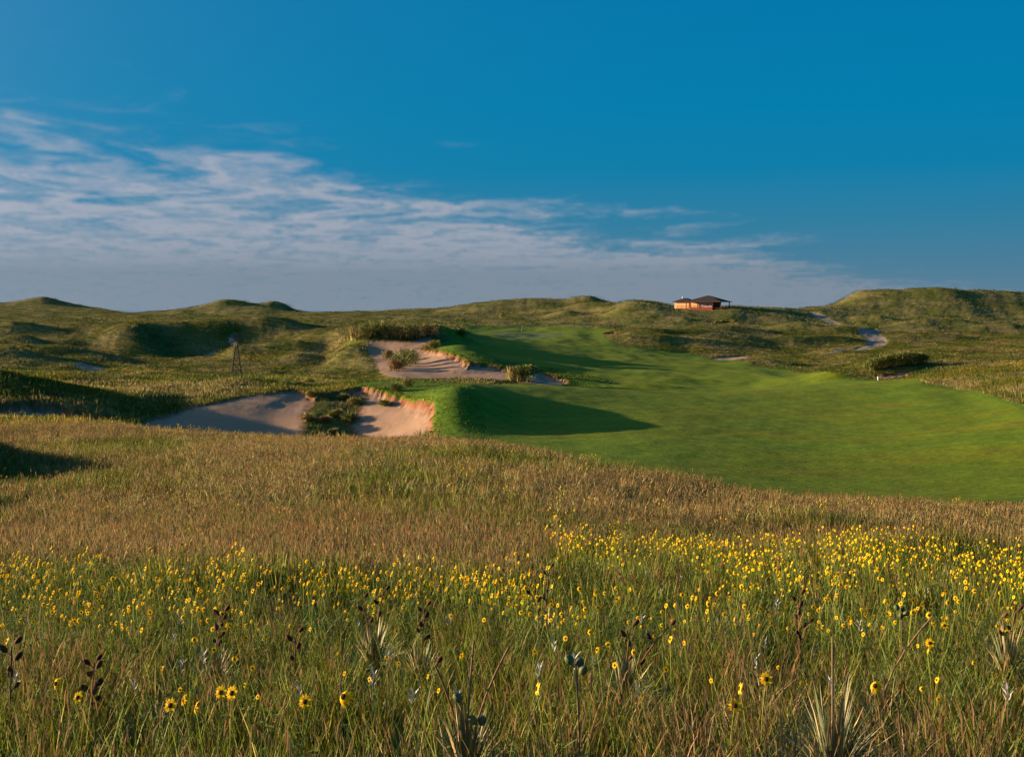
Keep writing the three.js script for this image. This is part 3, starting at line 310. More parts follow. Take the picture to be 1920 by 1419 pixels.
// ---------------------------------------------------------------- the land itself, one sheet cut along the outlines
const TAN = [.255, .215, .078], OLIVE = [.160, .155, .034], GREEN = [.100, .125, .020], RUSSET = [.195, .135, .065], GOLD = [.25, .19, .05];
function wildMix(x, z) {                       // what grows where on the unmown land: shares of straw, green, russet
  const d = -z, a = fbm(x / 14, z / 20, 3), b = fbm(x / 3.2 + 40, z / 5 - 7, 3), c = fbm(x / 9 - 20, z / 14 + 60, 3);
  const near = sstep(20, 9, d);
  return { straw: clamp(.42 + a * 1.6 + b * .5 - near * .2), green: clamp(.50 - a * 1.5 + c * .8 + near * .28), russet: clamp(.02 + c * .9 - b * .4) };
}
function wildColor(x, z) { const m = wildMix(x, z), t = m.straw + m.green + m.russet + .2, c = [0, 1, 2].map((k) => (m.straw * TAN[k] + m.green * GREEN[k] + m.russet * RUSSET[k] + .2 * OLIVE[k]) / t); const v = .9 + .25 * noise(x * .8, z * .8); return c.map((q) => q * v); }
const AREA_COLOR = {
  rough: wildColor,
  first: (x, z) => mix3([.075, .160, .010], [.105, .172, .012], clamp(.5 + fbm(x / 3, z / 3, 3))).map((q) => q * (1 + .25 * noise(x * 1.5, z * 1.5))),
  fair: (x, z) => { const a = fbm(x / 14, z / 8, 4), b = noise(x / 3 + 9, z / 2); return mix3(mix3([.105, .178, .009], [.142, .178, .008], clamp(.5 + a * 1.3)), [.185, .160, .018], clamp(b * .5 + a * .8 - .2)).map((q) => q * (1 + .16 * noise(x / 2.8, z / 1.5) + .12 * noise(x / 7 + z / 5, z / 9))); },
  green: (x, z) => [.115, .165, .060].map((q) => q * (1 + .06 * noise(x / 4, z / 4))),
  sand: (x, z) => mix3([.365, .240, .168], [.315, .208, .146], clamp(.5 + fbm(x / 5, z / 5, 3))),
  path: (x, z) => mix3([.27, .24, .21], [.21, .18, .15], clamp(.5 + fbm(x / 2, z / 2, 3))),
};
const EARTH = [.215, .092, .042];
{
  const us = []; const NU = 760;
  for (const s of [-3.2, -2.4, -1.8, -1.4, -1.1, -.9, -.78, -.70, -.64, -.59, -.55, -.52]) us.push(s);
  for (let i = 0; i <= NU; i++) us.push(-.5 + i / NU);
  for (const s of [.52, .55, .59, .64, .70, .78, .9, 1.1, 1.4, 1.8, 2.4, 3.2]) us.push(s);
  const ds = [-60, -40, -25, -15, -10, -6, -3, -1, 0.5, 1.8]; let d = 3;
  while (d < 1400) { ds.push(d); d *= (d > 84 && d < 310) ? 1.0042 : d < 84 ? 1.014 : d < 1100 ? 1.0085 : 1.03; }
  for (const e of [1400, 1600, 2000, 2700, 3800, 6000]) ds.push(e);
  const nu = us.length, nd = ds.length, N = nu * nd, P = new Float32Array(N * 3), Nrm = new Float32Array(N * 3);
  for (let j = 0; j < nd; j++) for (let i = 0; i < nu; i++) { const o = (j * nu + i) * 3, x = us[i] * WD(ds[j]); P[o] = x; P[o + 1] = height(x, -ds[j]); P[o + 2] = -ds[j]; }
  for (let j = 0; j < nd; j++) for (let i = 0; i < nu; i++) {
    const a = (j * nu + Math.max(i - 1, 0)) * 3, b = (j * nu + Math.min(i + 1, nu - 1)) * 3, c = (Math.max(j - 1, 0) * nu + i) * 3, e = (Math.min(j + 1, nd - 1) * nu + i) * 3, o = (j * nu + i) * 3;
    const ax = P[b] - P[a], ay = P[b + 1] - P[a + 1], az = P[b + 2] - P[a + 2], bx = P[e] - P[c], by = P[e + 1] - P[c + 1], bz = P[e + 2] - P[c + 2];
    let nx = ay * bz - az * by, ny = az * bx - ax * bz, nz = ax * by - ay * bx; const l = Math.hypot(nx, ny, nz) || 1; Nrm[o] = nx / l; Nrm[o + 1] = ny / l; Nrm[o + 2] = nz / l;
  }
  // each area: signed distance at every corner of the sheet
  const layers = [];
  const edgeJit = (x, z) => noise(x * .5, z * .5) * .3;
  bunkers.forEach((b, k) => layers.push({ kind: 'sand', key: 'sand' + k, o: b, f: (x, z) => sandDepth(b, x, z) }));
  tracks.forEach((b, k) => layers.push({ kind: 'path', key: 'path' + k, o: b, f: (x, z) => inside(b, x, z) + edgeJit(x, z) }));
  greens.forEach((b) => layers.push({ kind: 'green', key: 'green', o: b, f: (x, z) => inside(b, x, z) + edgeJit(x, z) }));
  fairways.forEach((b) => layers.push({ kind: 'fair', key: 'fair', o: b, f: (x, z) => inside(b, x, z) + edgeJit(x, z) }));
  mown.forEach((b) => layers.push({ kind: 'first', key: 'first', o: b, f: (x, z) => inside(b, x, z) + edgeJit(x, z) }));
  for (const L of layers) {
    L.s = new Float32Array(N).fill(-8);
    for (let n = 0; n < N; n++) { const x = P[n * 3], z = P[n * 3 + 2]; if (x > L.o.x0 - 4 && x < L.o.x1 + 4 && z > L.o.z0 - 4 && z < L.o.z1 + 4) L.s[n] = L.f(x, z); }
  }
  const sheets = {};
  const sheet = (key, kind) => sheets[key] || (sheets[key] = { kind, pos: [], nrm: [], col: [], uv: [], idx: [], map: new Map() });
  const UVS = { rough: 5, first: 3, fair: 4, green: 4, sand: 3, path: 3 };
  function corner(S, v, L) {                    // v: {p, n, id}
    if (v.id >= 0) { const k = S.map.get(v.id); if (k !== undefined) return k; }
    const k = S.pos.length / 3, [x, y, z] = v.p; S.pos.push(x, y, z); S.nrm.push(...v.n);
    let c = AREA_COLOR[S.kind](x, z);
    if (S.kind === 'sand') { const s = L.f(x, z); if (s < 1.1) c = mix3(EARTH.map((q) => q * (1 + .35 * noise(x * 2.2, z * 2.2))), c, clamp((s - .15 - .3 * noise(x * 1.3, z * 1.3)) / .45) ); if (bank < .25) c = mix3(AREA_COLOR.sand(x, z), c, bank * 4); }
    S.col.push(c[0], c[1], c[2]); const t = UVS[S.kind]; S.uv.push(x / t, z / t);
    if (v.id >= 0) S.map.set(v.id, k); return k;
  }
  function emit(poly, key, kind, L) { if (poly.length < 3) return; const S = sheet(key, kind), ks = poly.map((v) => corner(S, v, L)); for (let k = 1; k < ks.length - 1; k++) S.idx.push(ks[0], ks[k], ks[k + 1]); }
  function cutPoly(poly, li) {                  // splits by layer li; returns [inside, outside]
    const inn = [], out = [];
    for (let k = 0; k < poly.length; k++) {
      const a = poly[k], b = poly[(k + 1) % poly.length], sa = a.s[li], sb = b.s[li];
      (sa > 0 ? inn : out).push(a);
      if ((sa > 0) !== (sb > 0)) { const t = sa / (sa - sb), m = { id: -1, p: a.p.map((q, c) => lerp(q, b.p[c], t)), n: a.n.map((q, c) => lerp(q, b.n[c], t)), s: a.s.map((q, c) => lerp(q, b.s[c], t)) }; m.s[li] = 0; inn.push(m); out.push(m); }
    }
    return [inn, out];
  }
  const at = (n) => ({ id: n, p: [P[n * 3], P[n * 3 + 1], P[n * 3 + 2]], n: [Nrm[n * 3], Nrm[n * 3 + 1], Nrm[n * 3 + 2]], s: layers.map((L) => L.s[n]) });
  const roughS = sheet('rough', 'rough');
  for (let j = 0; j < nd - 1; j++) for (let i = 0; i < nu - 1; i++) {
    const n00 = j * nu + i, n10 = n00 + 1, n01 = n00 + nu, n11 = n01 + 1;
    let any = false; for (const L of layers) if (L.s[n00] > 0 || L.s[n10] > 0 || L.s[n01] > 0 || L.s[n11] > 0) { any = true; break; }
    for (const tri of [[n00, n10, n11], [n00, n11, n01]]) {
      let poly = tri.map(at);
      if (!any) { emit(poly, 'rough', 'rough', null); continue; }
      for (let li = 0; li < layers.length && poly.length; li++) {
        const L = layers[li]; let p = 0; for (const v of poly) if (v.s[li] > 0) p++;
        if (p === 0) continue;
        if (p === poly.length) { emit(poly, L.key, L.kind, L); poly = []; break; }
        const [inn, out] = cutPoly(poly, li); emit(inn, L.key, L.kind, L); poly = out;
      }
      if (poly.length) emit(poly, 'rough', 'rough', null);
    }
  }
  const names = { rough: ['prairie_ground', 'rolling native prairie ground covered in dry and green grass', 'ground'], first: ['first_cut_turf', 'bright green longer cut turf around the bunkers and fairway edge', 'turf'], fair: ['fairway', 'smooth mown fairway sweeping from the right to the distant green', 'fairway'], green: ['putting_green', 'pale close cut putting green around the flagstick', 'putting green'] };
  const sandLabels = ['large near bunker with pink sand, orange cut lip and a grassy spur', 'wide middle bunker with a ragged orange lip and a bushy island', 'small bunker just beyond the fairway crest', 'shaded bunker under a dark bank on the right of the fairway', 'thin flat strip of sand at the foot of the rough bank', 'dark shaded pit cut into the dune at the left edge', 'tiny dark lipped bunker on the slope below the clubhouse', 'tiny dark bunker at the right edge of the green approach', 'brown sand with a dark lip behind the foreground grass at right edge'];
  const pathLabels = ['upper stretch of gravel track climbing over the ridge right of the clubhouse', 'lower stretch of gravel track winding through the right dunes', 'pale sandy track in the hollow on the far left', 'small grey patch of track at the foot of the dune bowl'];
  for (const [key, S] of Object.entries(sheets)) {
    if (!S.idx.length) continue;
    const g = new THREE.BufferGeometry(); g.setAttribute('position', new THREE.Float32BufferAttribute(S.pos, 3)); g.setAttribute('normal', new THREE.Float32BufferAttribute(S.nrm, 3)); g.setAttribute('color', new THREE.Float32BufferAttribute(S.col, 3)); g.setAttribute('uv', new THREE.Float32BufferAttribute(S.uv, 2)); g.setIndex(S.idx);
    if (S.kind === 'sand') g.computeVertexNormals();
    const k = +key.replace(/\D/g, ''), [nm, lb, ct] = names[key] || (S.kind === 'sand' ? ['sand_bunker', sandLabels[k], 'bunker'] : ['gravel_track', pathLabels[k], 'track']);
    const m = mesh(numbered(nm), g, MAT[S.kind], scene); tag(m, lb, ct, null, 'structure');
  }
  console.log('sheet', nu, nd, Object.entries(sheets).map(([k, s]) => k + ':' + s.idx.length / 3).join(' '));
}
// ---------------------------------------------------------------- growing things
class Leaves {                                  // collects curved strips with a colour each
  constructor() { this.p = []; this.n = []; this.c = []; this.i = []; }
  // a blade from base b along the heading (hx, hz), height h, reach r, width w, `seg` bends
  blade(bx, by, bz, ang, h, r, w, col, seg = 3, twist = 0, taper = 1) {
    const ca = Math.cos(ang), sa = Math.sin(ang), k0 = this.p.length / 3, wx = -Math.sin(ang + twist), wz = Math.cos(ang + twist);
    for (let s = 0; s <= seg; s++) {
      const t = s / seg, o = r * t * t, y = by + h * (t - .18 * t * t * (r / (h + .01))), x = bx + ca * o, z = bz + sa * o;
      const hw = s === seg ? 0 : w * .5 * (1 - Math.pow(t, 2) * .7 * taper) * (s === 0 ? .7 : 1);
      const dy = h, dr = 2 * r * t + .001, l = Math.hypot(dy, dr); let nx = -ca * dy / l, ny = dr / l, nz = -sa * dy / l;
      const nn = wx * 0 + 1; void nn;
      if (s === seg) { this.p.push(x, y, z); this.n.push(nx, ny, nz); this.c.push(...col); }
      else { this.p.push(x - wx * hw, y, z - wz * hw, x + wx * hw, y, z + wz * hw); this.n.push(nx, ny, nz, nx, ny, nz); this.c.push(...col, ...col); }
    }
    for (let s = 0; s < seg; s++) { const a = k0 + s * 2; if (s === seg - 1) this.i.push(a, a + 1, a + 2); else this.i.push(a, a + 1, a + 3, a, a + 3, a + 2); }
  }
  leaf(x, y, z, ang, pitch, len, w, col) {      // a single flat pointed leaf
    const k = this.p.length / 3, cp = Math.cos(pitch), sp = Math.sin(pitch), ca = Math.cos(ang), sa = Math.sin(ang);
    const m = [x + ca * cp * len * .45, y + sp * len * .45, z + sa * cp * len * .45], e = [x + ca * cp * len, y + sp * len * .9, z + sa * cp * len], n = [-ca * sp, cp, -sa * sp];
    this.p.push(x, y, z, m[0] - sa * w / 2, m[1], m[2] + ca * w / 2, m[0] + sa * w / 2, m[1], m[2] - ca * w / 2, ...e);
    for (let q = 0; q < 4; q++) { this.n.push(...n); this.c.push(...col); }
    this.i.push(k, k + 1, k + 2, k + 1, k + 3, k + 2);
  }
  add(geo, col) { const k = this.p.length / 3, a = geo.attributes.position, b = geo.attributes.normal; for (let q = 0; q < a.count; q++) { this.p.push(a.getX(q), a.getY(q), a.getZ(q)); this.n.push(b.getX(q), b.getY(q), b.getZ(q)); this.c.push(...col); } if (geo.index) for (const v of geo.index.array) this.i.push(k + v); else for (let q = 0; q < a.count; q++) this.i.push(k + q); }
  build() { const g = new THREE.BufferGeometry(); g.setAttribute('position', new THREE.Float32BufferAttribute(this.p, 3)); g.setAttribute('normal', new THREE.Float32BufferAttribute(this.n, 3)); g.setAttribute('color', new THREE.Float32BufferAttribute(this.c, 3)); g.setIndex(this.i); return g; }
}
const leafMat = new THREE.MeshPhysicalMaterial({ vertexColors: true, roughness: .85, side: THREE.DoubleSide, transmission: .30, thickness: 0, specularIntensity: .3 });
const dryMat = new THREE.MeshPhysicalMaterial({ vertexColors: true, roughness: .95, side: THREE.DoubleSide, specularIntensity: .2 });
const vary = (c, r, a = .25) => { const v = 1 + (r() - .5) * 2 * a, h = (r() - .5) * .2; return [c[0] * v * (1 + h), c[1] * v, c[2] * v * (1 - h)]; };
const PAL = {
  straw: [[.42, .37, .17], [.38, .335, .135], [.34, .30, .105], [.29, .27, .07]],
  green: [[.13, .19, .018], [.17, .215, .022], [.11, .16, .018], [.22, .22, .028], [.29, .25, .055]],
  russet: [[.28, .18, .10], [.23, .15, .075], [.32, .24, .14], [.22, .175, .06]],
  forb: [[.090, .155, .020], [.115, .18, .022], [.075, .125, .02], [.15, .19, .03]],
  gold: [[.36, .30, .05], [.32, .28, .045], [.26, .24, .04], [.50, .34, .02]],
};
function clump(seed, o) {
  const r = rng(seed), L = new Leaves(), pal = PAL[o.pal];
  for (let k = 0; k < o.n; k++) {
    const a = r() * 6.283, q = Math.sqrt(r()) * o.rad, h = lerp(o.h[0], o.h[1], Math.pow(r(), 1.3)), col = vary(pal[Math.floor(r() * pal.length)], r);
    const lean = a + (r() - .5) * 2.2, x = Math.cos(a) * q, z = Math.sin(a) * q, reach = h * (.08 + r() * (o.lean ?? .45));
    L.blade(x, -.03, z, lean, h, reach, o.w * (.7 + r() * .6), col, o.seg ?? 3, r() * 6.283);
    if (o.seed && r() < o.seed) {               // a seed head at the tip
      const c2 = vary([.40, .27, .13], r), th = h + .02, sx = x + Math.cos(lean) * reach * .9, sz = z + Math.sin(lean) * reach * .9;
      L.blade(sx, h * .80, sz, lean, th * .22, reach * .25, o.w * 2.0, c2, 2, 0, .6); L.blade(sx, h * .80, sz, lean, th * .22, reach * .25, o.w * 2.0, c2, 2, 1.57, .6);
    }
  }
  if (o.leaves) for (let k = 0; k < o.leaves; k++) { const a = r() * 6.283, q = Math.sqrt(r()) * o.rad, y = r() * o.h[1] * .8; L.leaf(Math.cos(a) * q, y, Math.sin(a) * q, r() * 6.283, (r() - .3) * 1.2, o.leafLen * (.6 + r() * .8), o.leafLen * .26, vary(PAL.forb[Math.floor(r() * 4)], r)); }
  if (o.soft) for (let k = 0; k < L.n.length; k += 3) { const u = [L.n[k] * (1 - o.soft), L.n[k + 1] * (1 - o.soft) + o.soft, L.n[k + 2] * (1 - o.soft)], q = Math.hypot(...u); for (let c = 0; c < 3; c++) L.n[k + c] = u[c] / q; }   // far tufts stand for many finer leaves
  return L.build();
}
const isWild = (x, z) => { if (most(mown, x, z) > -.15) return false; for (const b of bunkers) if (x > b.x0 - 1 && x < b.x1 + 1 && z > b.z0 - 1 && z < b.z1 + 1 && sandDepth(b, x, z) > -.05) return false; for (const t of tracks) if (inside(t, x, z, 2) > -.1) return false; return true; };
const dummy = new THREE.Object3D(), tint = new THREE.Color();
function scatter(name, label, category, geo, mat, spots) {
  if (!spots.length) return;
  const m = new THREE.InstancedMesh(geo, mat, spots.length); m.name = numbered(name); m.castShadow = m.receiveShadow = true;
  spots.forEach((s, k) => { dummy.position.set(s.x, s.y, s.z); dummy.rotation.set(s.tx || 0, s.r, s.tz || 0); dummy.scale.set(s.s, s.s * (s.v || 1), s.s); dummy.updateMatrix(); m.setMatrixAt(k, dummy.matrix); m.setColorAt(k, tint.setRGB(...s.c)); });
  scene.add(m); tag(m, label, category, null, 'stuff');
}
// sunflower beds: [bearing from, bearing to, from, to (metres ahead), plants]
const BEDS = [[-.56, -.22, 8.8, 14.4, 150], [-.45, -.28, 13.5, 19, 26], [-.22, .04, 9.8, 15.5, 84], [.03, .24, 15, 27, 130], [.17, .56, 12.0, 23, 200], [.22, .45, 16, 24, 60], [0, .55, 9.0, 12.4, 70]];
const bedAt = (x, z) => { const d = -z, u = x / d; let m = 0; for (const b of BEDS) { const du = Math.max(b[0] - u, u - b[1]) * d, dd = Math.max(b[2] - d, d - b[3]); m = Math.max(m, 1 - clamp((Math.max(du, dd) + .6) / 1.2)); } return m; };
{
  const RINGS = [   // from, to, per m2, blade width, blades, radius, height, leaning
    { a: 3.2, b: 13, den: 30, w: .0042, n: 46, rad: .17, h: [.12, .42], seg: 4 },
    { a: 13, b: 32, den: 17, w: .0085, n: 40, rad: .26, h: [.14, .46], seg: 3 },
    { a: 32, b: 78, den: 9, w: .0115, n: 46, rad: .42, h: [.12, .42], seg: 3 },
    { a: 78, b: 175, den: 3.6, w: .024, n: 40, rad: .75, h: [.10, .42], seg: 2, soft: .5 },
    { a: 175, b: 430, den: 1.0, w: .052, n: 36, rad: 1.35, h: [.08, .36], seg: 2, soft: .65 },
    { a: 430, b: 1000, den: .13, w: .11, n: 36, rad: 2.9, h: [.06, .32], seg: 2, soft: .75 },
  ];
  const kinds = { straw: ['dry_grass', 'dry straw coloured prairie grass', .25], green: ['green_grass', 'fresh green prairie grass', .06], russet: ['russet_grass', 'reddish brown bunch grass', .3], forb: ['leafy_ground_cover', 'dark green leafy ground cover', 0], gold: ['golden_weed', 'yellow flowering weeds', 0] };
  const where = ['close to the camera', 'in the flower meadow', 'on the foreground slope', 'on the dunes around the near bunker', 'on the middle dunes', 'on the far hills'];
  RINGS.forEach((R, ri) => {
    const r = rng(900 + ri), half = ri < 3 ? .82 : .6, lists = { straw: [[], []], green: [[], []], russet: [[], []], forb: [[], []], gold: [[], []] };
    const area = R.a < 12 ? 2 * half * 12 * (12 - R.a) + half * Math.max(0, R.b * R.b - 144) : half * (R.b * R.b - R.a * R.a), count = Math.floor(area * R.den);
    for (let k = 0; k < count; k++) {
      let d; if (R.a < 12) { d = R.a + r() * (R.b - R.a); } else d = Math.sqrt(R.a * R.a + r() * (R.b * R.b - R.a * R.a));
      const x = (r() * 2 - 1) * half * WD(d), z = -d;
      if (!isWild(x, z)) continue;
      const m = wildMix(x, z), bed = d < 22 ? bedAt(x, z) : 0; let ws = m.straw * (1 - bed * .8), wg = m.green * .8 + bed * .2, wr = m.russet * .9 * (1 - bed), wf = (ri < 3 ? .07 : .5 * sstep(.05, .4, fbm(x / 12 + 70, z / 16, 3))) * (.5 + m.green) + bed * .55, wo = ri >= 3 ? .08 * sstep(.05, .3, fbm(x / 22 + 5, z / 30, 3)) : .01; if (ri >= 2) for (const q of SPOTS.golden) { const gx = (x - q[0]) / q[2], gz = (z - q[1]) / q[3], gg = gx * gx + gz * gz; if (gg < 2) wo += .45 * Math.exp(-gg * 1.6); }
      if (ri === 2) { ws *= 1.2; wr *= .9; wg *= .8; }
      if (ri >= 2) { ws *= ws; wg *= wg; wr *= wr; } let q = r() * (ws + wg + wr + wf + wo); const kind = (q -= ws) < 0 ? 'straw' : (q -= wg) < 0 ? 'green' : (q -= wr) < 0 ? 'russet' : (q -= wf) < 0 ? 'forb' : 'gold';
      if (ri === 2 && r() < .05 && kind !== 'forb') { lists[kind][0].push({ x, y: ground(x, z), z, r: r() * 6.283, s: .55, v: 3.2, tx: (r() - .5) * .2, tz: (r() - .5) * .2, c: [1.25, 1.2, 1.1] }); continue; }
      const v = (ri < 3 ? .82 + .36 * r() : .92 + .16 * r()), tall = .75 + .5 * r() + .35 * fbm(x / 5, z / 5, 2);
      lists[kind][r() < .5 ? 0 : 1].push({ x, y: ground(x, z), z, r: r() * 6.283, s: (.8 + r() * .5) * (inside(spur, x, z, 1) > -.5 ? .6 : 1), v: tall, tx: (r() - .5) * .16, tz: -.05 + (r() - .5) * .16, c: [v * (1 + (r() - .5) * .16), v, v * (1 - (r() - .5) * .16)] });
    }
    for (const kind of Object.keys(lists)) lists[kind].forEach((spots, vi) => {
      const K = kinds[kind], geo = clump(40 * ri + 7 * vi + kind.length * 3, { pal: kind, n: kind === 'forb' ? Math.floor(R.n * .45) : R.n, h: kind === 'forb' ? [R.h[0] * .8, R.h[1] * .85] : kind === 'russet' ? [R.h[0] * 1.2, R.h[1] * 1.15] : R.h, w: R.w * (kind === 'forb' ? 1.5 : 1), rad: R.rad, lean: kind === 'straw' ? .55 : .4, seg: R.seg, seed: ri < 3 ? K[2] : 0, soft: R.soft, leaves: kind === 'forb' ? Math.floor(R.n * 1.1) : 0, leafLen: Math.max(.05, R.w * 7) });
      scatter(K[0], K[1] + ' ' + where[ri], 'grass', geo, ri < 3 ? leafMat : dryMat, spots);
    });
  });
  // longer mown turf: short bright tufts
  const r = rng(31), spots = [];
  for (let k = 0; k < 60000; k++) { const d = Math.sqrt(88 * 88 + r() * (250 * 250 - 88 * 88)), x = (r() * 2 - 1) * .42 * d - .05 * d, z = -d; if (d > 135 && r() < .5) continue; if (most(mown, x, z) < .1 || most(fairways, x, z) > -.1) continue; let sandy = false; for (const b of bunkers) if (sandDepth(b, x, z) > -.1) sandy = true; if (sandy) continue; const v = .8 + .4 * r(); spots.push({ x, y: ground(x, z), z, r: r() * 6.283, s: d > 135 ? 1.5 : .8, v: .8 + r() * .4, c: [v, v, v] }); }
  scatter('first_cut_grass', 'short bright green grass of the longer cut beside the bunkers', 'grass', clump(5, { pal: 'forb', n: 26, h: [.04, .13], w: .03, rad: .4, seg: 2, lean: .6 }), dryMat, spots);
  // fringe that hangs over the cut banks of the bunkers
  const fr = rng(63), fringe = [];
  bunkers.forEach((b, bi) => { const n = b.pts.length; for (let i = 0; i < n; i++) { const p = b.pts[i], q = b.pts[(i + 1) % n]; if (p[2] + q[2] < .5) continue; const L = Math.hypot(q[0] - p[0], q[1] - p[1]); for (let s = 0; s < L * 5; s++) { const t = fr(); let x = lerp(p[0], q[0], t) + (fr() - .5) * 1.6, z = lerp(p[1], q[1], t) + (fr() - .5) * 1.6; const e = sandDepth(b, x, z); if (e > .12 || e < -.7) continue; const v = .7 + .5 * fr(); fringe.push({ x, y: ground(x, z), z, r: fr() * 6.283, s: (.55 + fr() * .6) * (z < -180 ? 1.5 : 1), v: .7 + fr() * .5, c: [v * 1.1, v, v] }); } } });
  scatter('rim_grass', 'grass hanging over the cut rims of the bunkers', 'grass', clump(8, { pal: 'gold', n: 22, h: [.06, .30], w: .035, rad: .3, seg: 2, lean: .8 }), dryMat, fringe);
}

// sunflowers -----------------------------------------------------------
const petalMat = new THREE.MeshPhysicalMaterial({ color: rgb(.88, .56, .010), roughness: .8, side: THREE.DoubleSide, transmission: .35, thickness: 0, specularIntensity: .12 });
const discMat = std([.055, .024, .010], .9), stemMat = std([.23, .29, .035], .8), foliageMat = leafMat;
function petalRing(seed, droop) {
  const r = rng(seed), P = [], I = [], n = 13 + Math.floor(r() * 3);
  for (let k = 0; k < n; k++) {
    const a = k / n * 6.283 + (r() - .5) * .12, ca = Math.cos(a), sa = Math.sin(a), len = .025 * (.85 + r() * .3), w = .0062, b = P.length / 3, up = (r() - .5) * .006;
    [[.010, .35], [.010 + len * .5, 1], [.010 + len, 0]].forEach(([q, ww], s) => { const y = up * s - droop * (q - .01) * (q - .01) * 30; const hw = w * ww; if (s < 2) P.push(ca * q - sa * hw, y, sa * q + ca * hw, ca * q + sa * hw, y, sa * q - ca * hw); else P.push(ca * q, y, sa * q); });
    I.push(b, b + 1, b + 3, b, b + 3, b + 2, b + 2, b + 3, b + 4);
  }
  const g = new THREE.BufferGeometry(); g.setAttribute('position', new THREE.Float32BufferAttribute(P, 3)); g.setIndex(I); g.computeVertexNormals(); return g;
}
const PETALS = [petalRing(1, .2), petalRing(2, 1.0), petalRing(3, .4), petalRing(4, 1.8)];
const DISC = (() => { const g = new THREE.SphereGeometry(.0125, 8, 4, 0, 6.283, 0, 1.571); g.scale(1, .7, 1); return g; })();
function bentStem(h, lean, ang, r0, seg = 5) {   // returns geometry and its tip
  const pts = []; for (let s = 0; s <= 6; s++) { const t = s / 6; pts.push(new THREE.Vector3(Math.cos(ang) * lean * t * t, h * t, Math.sin(ang) * lean * t * t)); }
  return { geo: new THREE.TubeGeometry(new THREE.CatmullRomCurve3(pts), 6, r0, seg), tip: pts[6] };
}
// one plant: heads [height, lean, heading, face turn, face tilt, petals]
function sunflowerPlan(seed, heads, h) {
  const r = rng(seed), stems = [], leaves = new Leaves(), out = [];
  heads.forEach((q) => {
    const s = bentStem(h * q[0], q[1], q[2], .0028); stems.push(s.geo); out.push({ tip: s.tip, face: q[3], tilt: q[4], petals: q[5], size: q[6] || 1 });
    for (let k = 0; k < 7; k++) { const t = .12 + r() * .7; leaves.leaf(Math.cos(q[2]) * q[1] * t * t, h * q[0] * t, Math.sin(q[2]) * q[1] * t * t, r() * 6.283, (r() - .25) * .9, .05 + r() * .05, .018, vary(PAL.forb[Math.floor(r() * 4)], r)); }
  });
  return { stem: mergeGeometries(stems.map((s) => { const c = s.clone(); c.deleteAttribute('uv'); return c; })), leaves: leaves.build(), heads: out };
}
// face 0 looks at the camera, positive turns towards the sun on the left; tilt 90 deg would be edge on to the sky
const PLANS = [
  [11, [[1, .04, 1, .35, 1.15, 0, 1.15]]], [12, [[1, .08, 2.6, .6, 1.0, 3, 1.25]]], [13, [[1, .05, 3, 1.45, 1.35, 2, 1.05]]], [14, [[1, .05, 2.5, .6, 1.2, 1], [.86, .09, .4, .3, 1.1, 0]]],
  [15, [[1, .05, .3, .5, 1.2, 0], [.9, .12, 2.2, 1.0, 1.2, 1], [.8, .14, 4.2, .2, 1.0, 2]]], [16, [[1, .06, 5, .9, 1.25, 0], [.95, .14, 1.2, .4, 1.2, 2], [.84, .18, 3.1, 1.3, 1.1, 1], [.72, .15, 4.4, .6, 1.2, 0]]],
  [17, [[1, .04, 2, .4, 1.1, 2], [.92, .16, 5.6, 1.1, 1.3, 0], [.88, .13, 3.5, .8, 1.2, 1], [.7, .2, .7, .2, 1.2, 0], [.78, .1, 4.8, 1.5, 1.2, 3]]], [18, [[1, .07, 3.6, 1.2, 1.3, 1], [.8, .15, .9, .5, 1.1, 0]]],
].map(([seed, heads]) => sunflowerPlan(seed, heads, 1));
function sunflowerProto(plan, h, hs = .95) {
  const g = new THREE.Group(); const st = mesh('stem', plan.stem, stemMat, g); st.scale.set(1, h, 1); const lf = mesh('foliage', plan.leaves, foliageMat, g); lf.scale.set(1, h, 1);
  for (const q of plan.heads) {
    const hd = mesh('flower_head', PETALS[q.petals], petalMat, g); hd.position.set(q.tip.x, q.tip.y * h, q.tip.z);
    const f = -q.face; hd.quaternion.setFromUnitVectors(new THREE.Vector3(0, 1, 0), new THREE.Vector3(Math.sin(f) * Math.sin(q.tilt), Math.cos(q.tilt), Math.cos(f) * Math.sin(q.tilt)).normalize()); hd.scale.setScalar(q.size * hs);
    mesh('disc', DISC, discMat, hd);
  }
  return g;
}
function plantSunflower(proto, x, z, turn, scale, label, group) {
  const o = proto.clone(); o.name = numbered('sunflower'); o.position.set(x, ground(x, z) - .01, z); o.rotation.y = turn; o.scale.setScalar(scale); scene.add(o); return tag(o, label, 'sunflower', group);
}
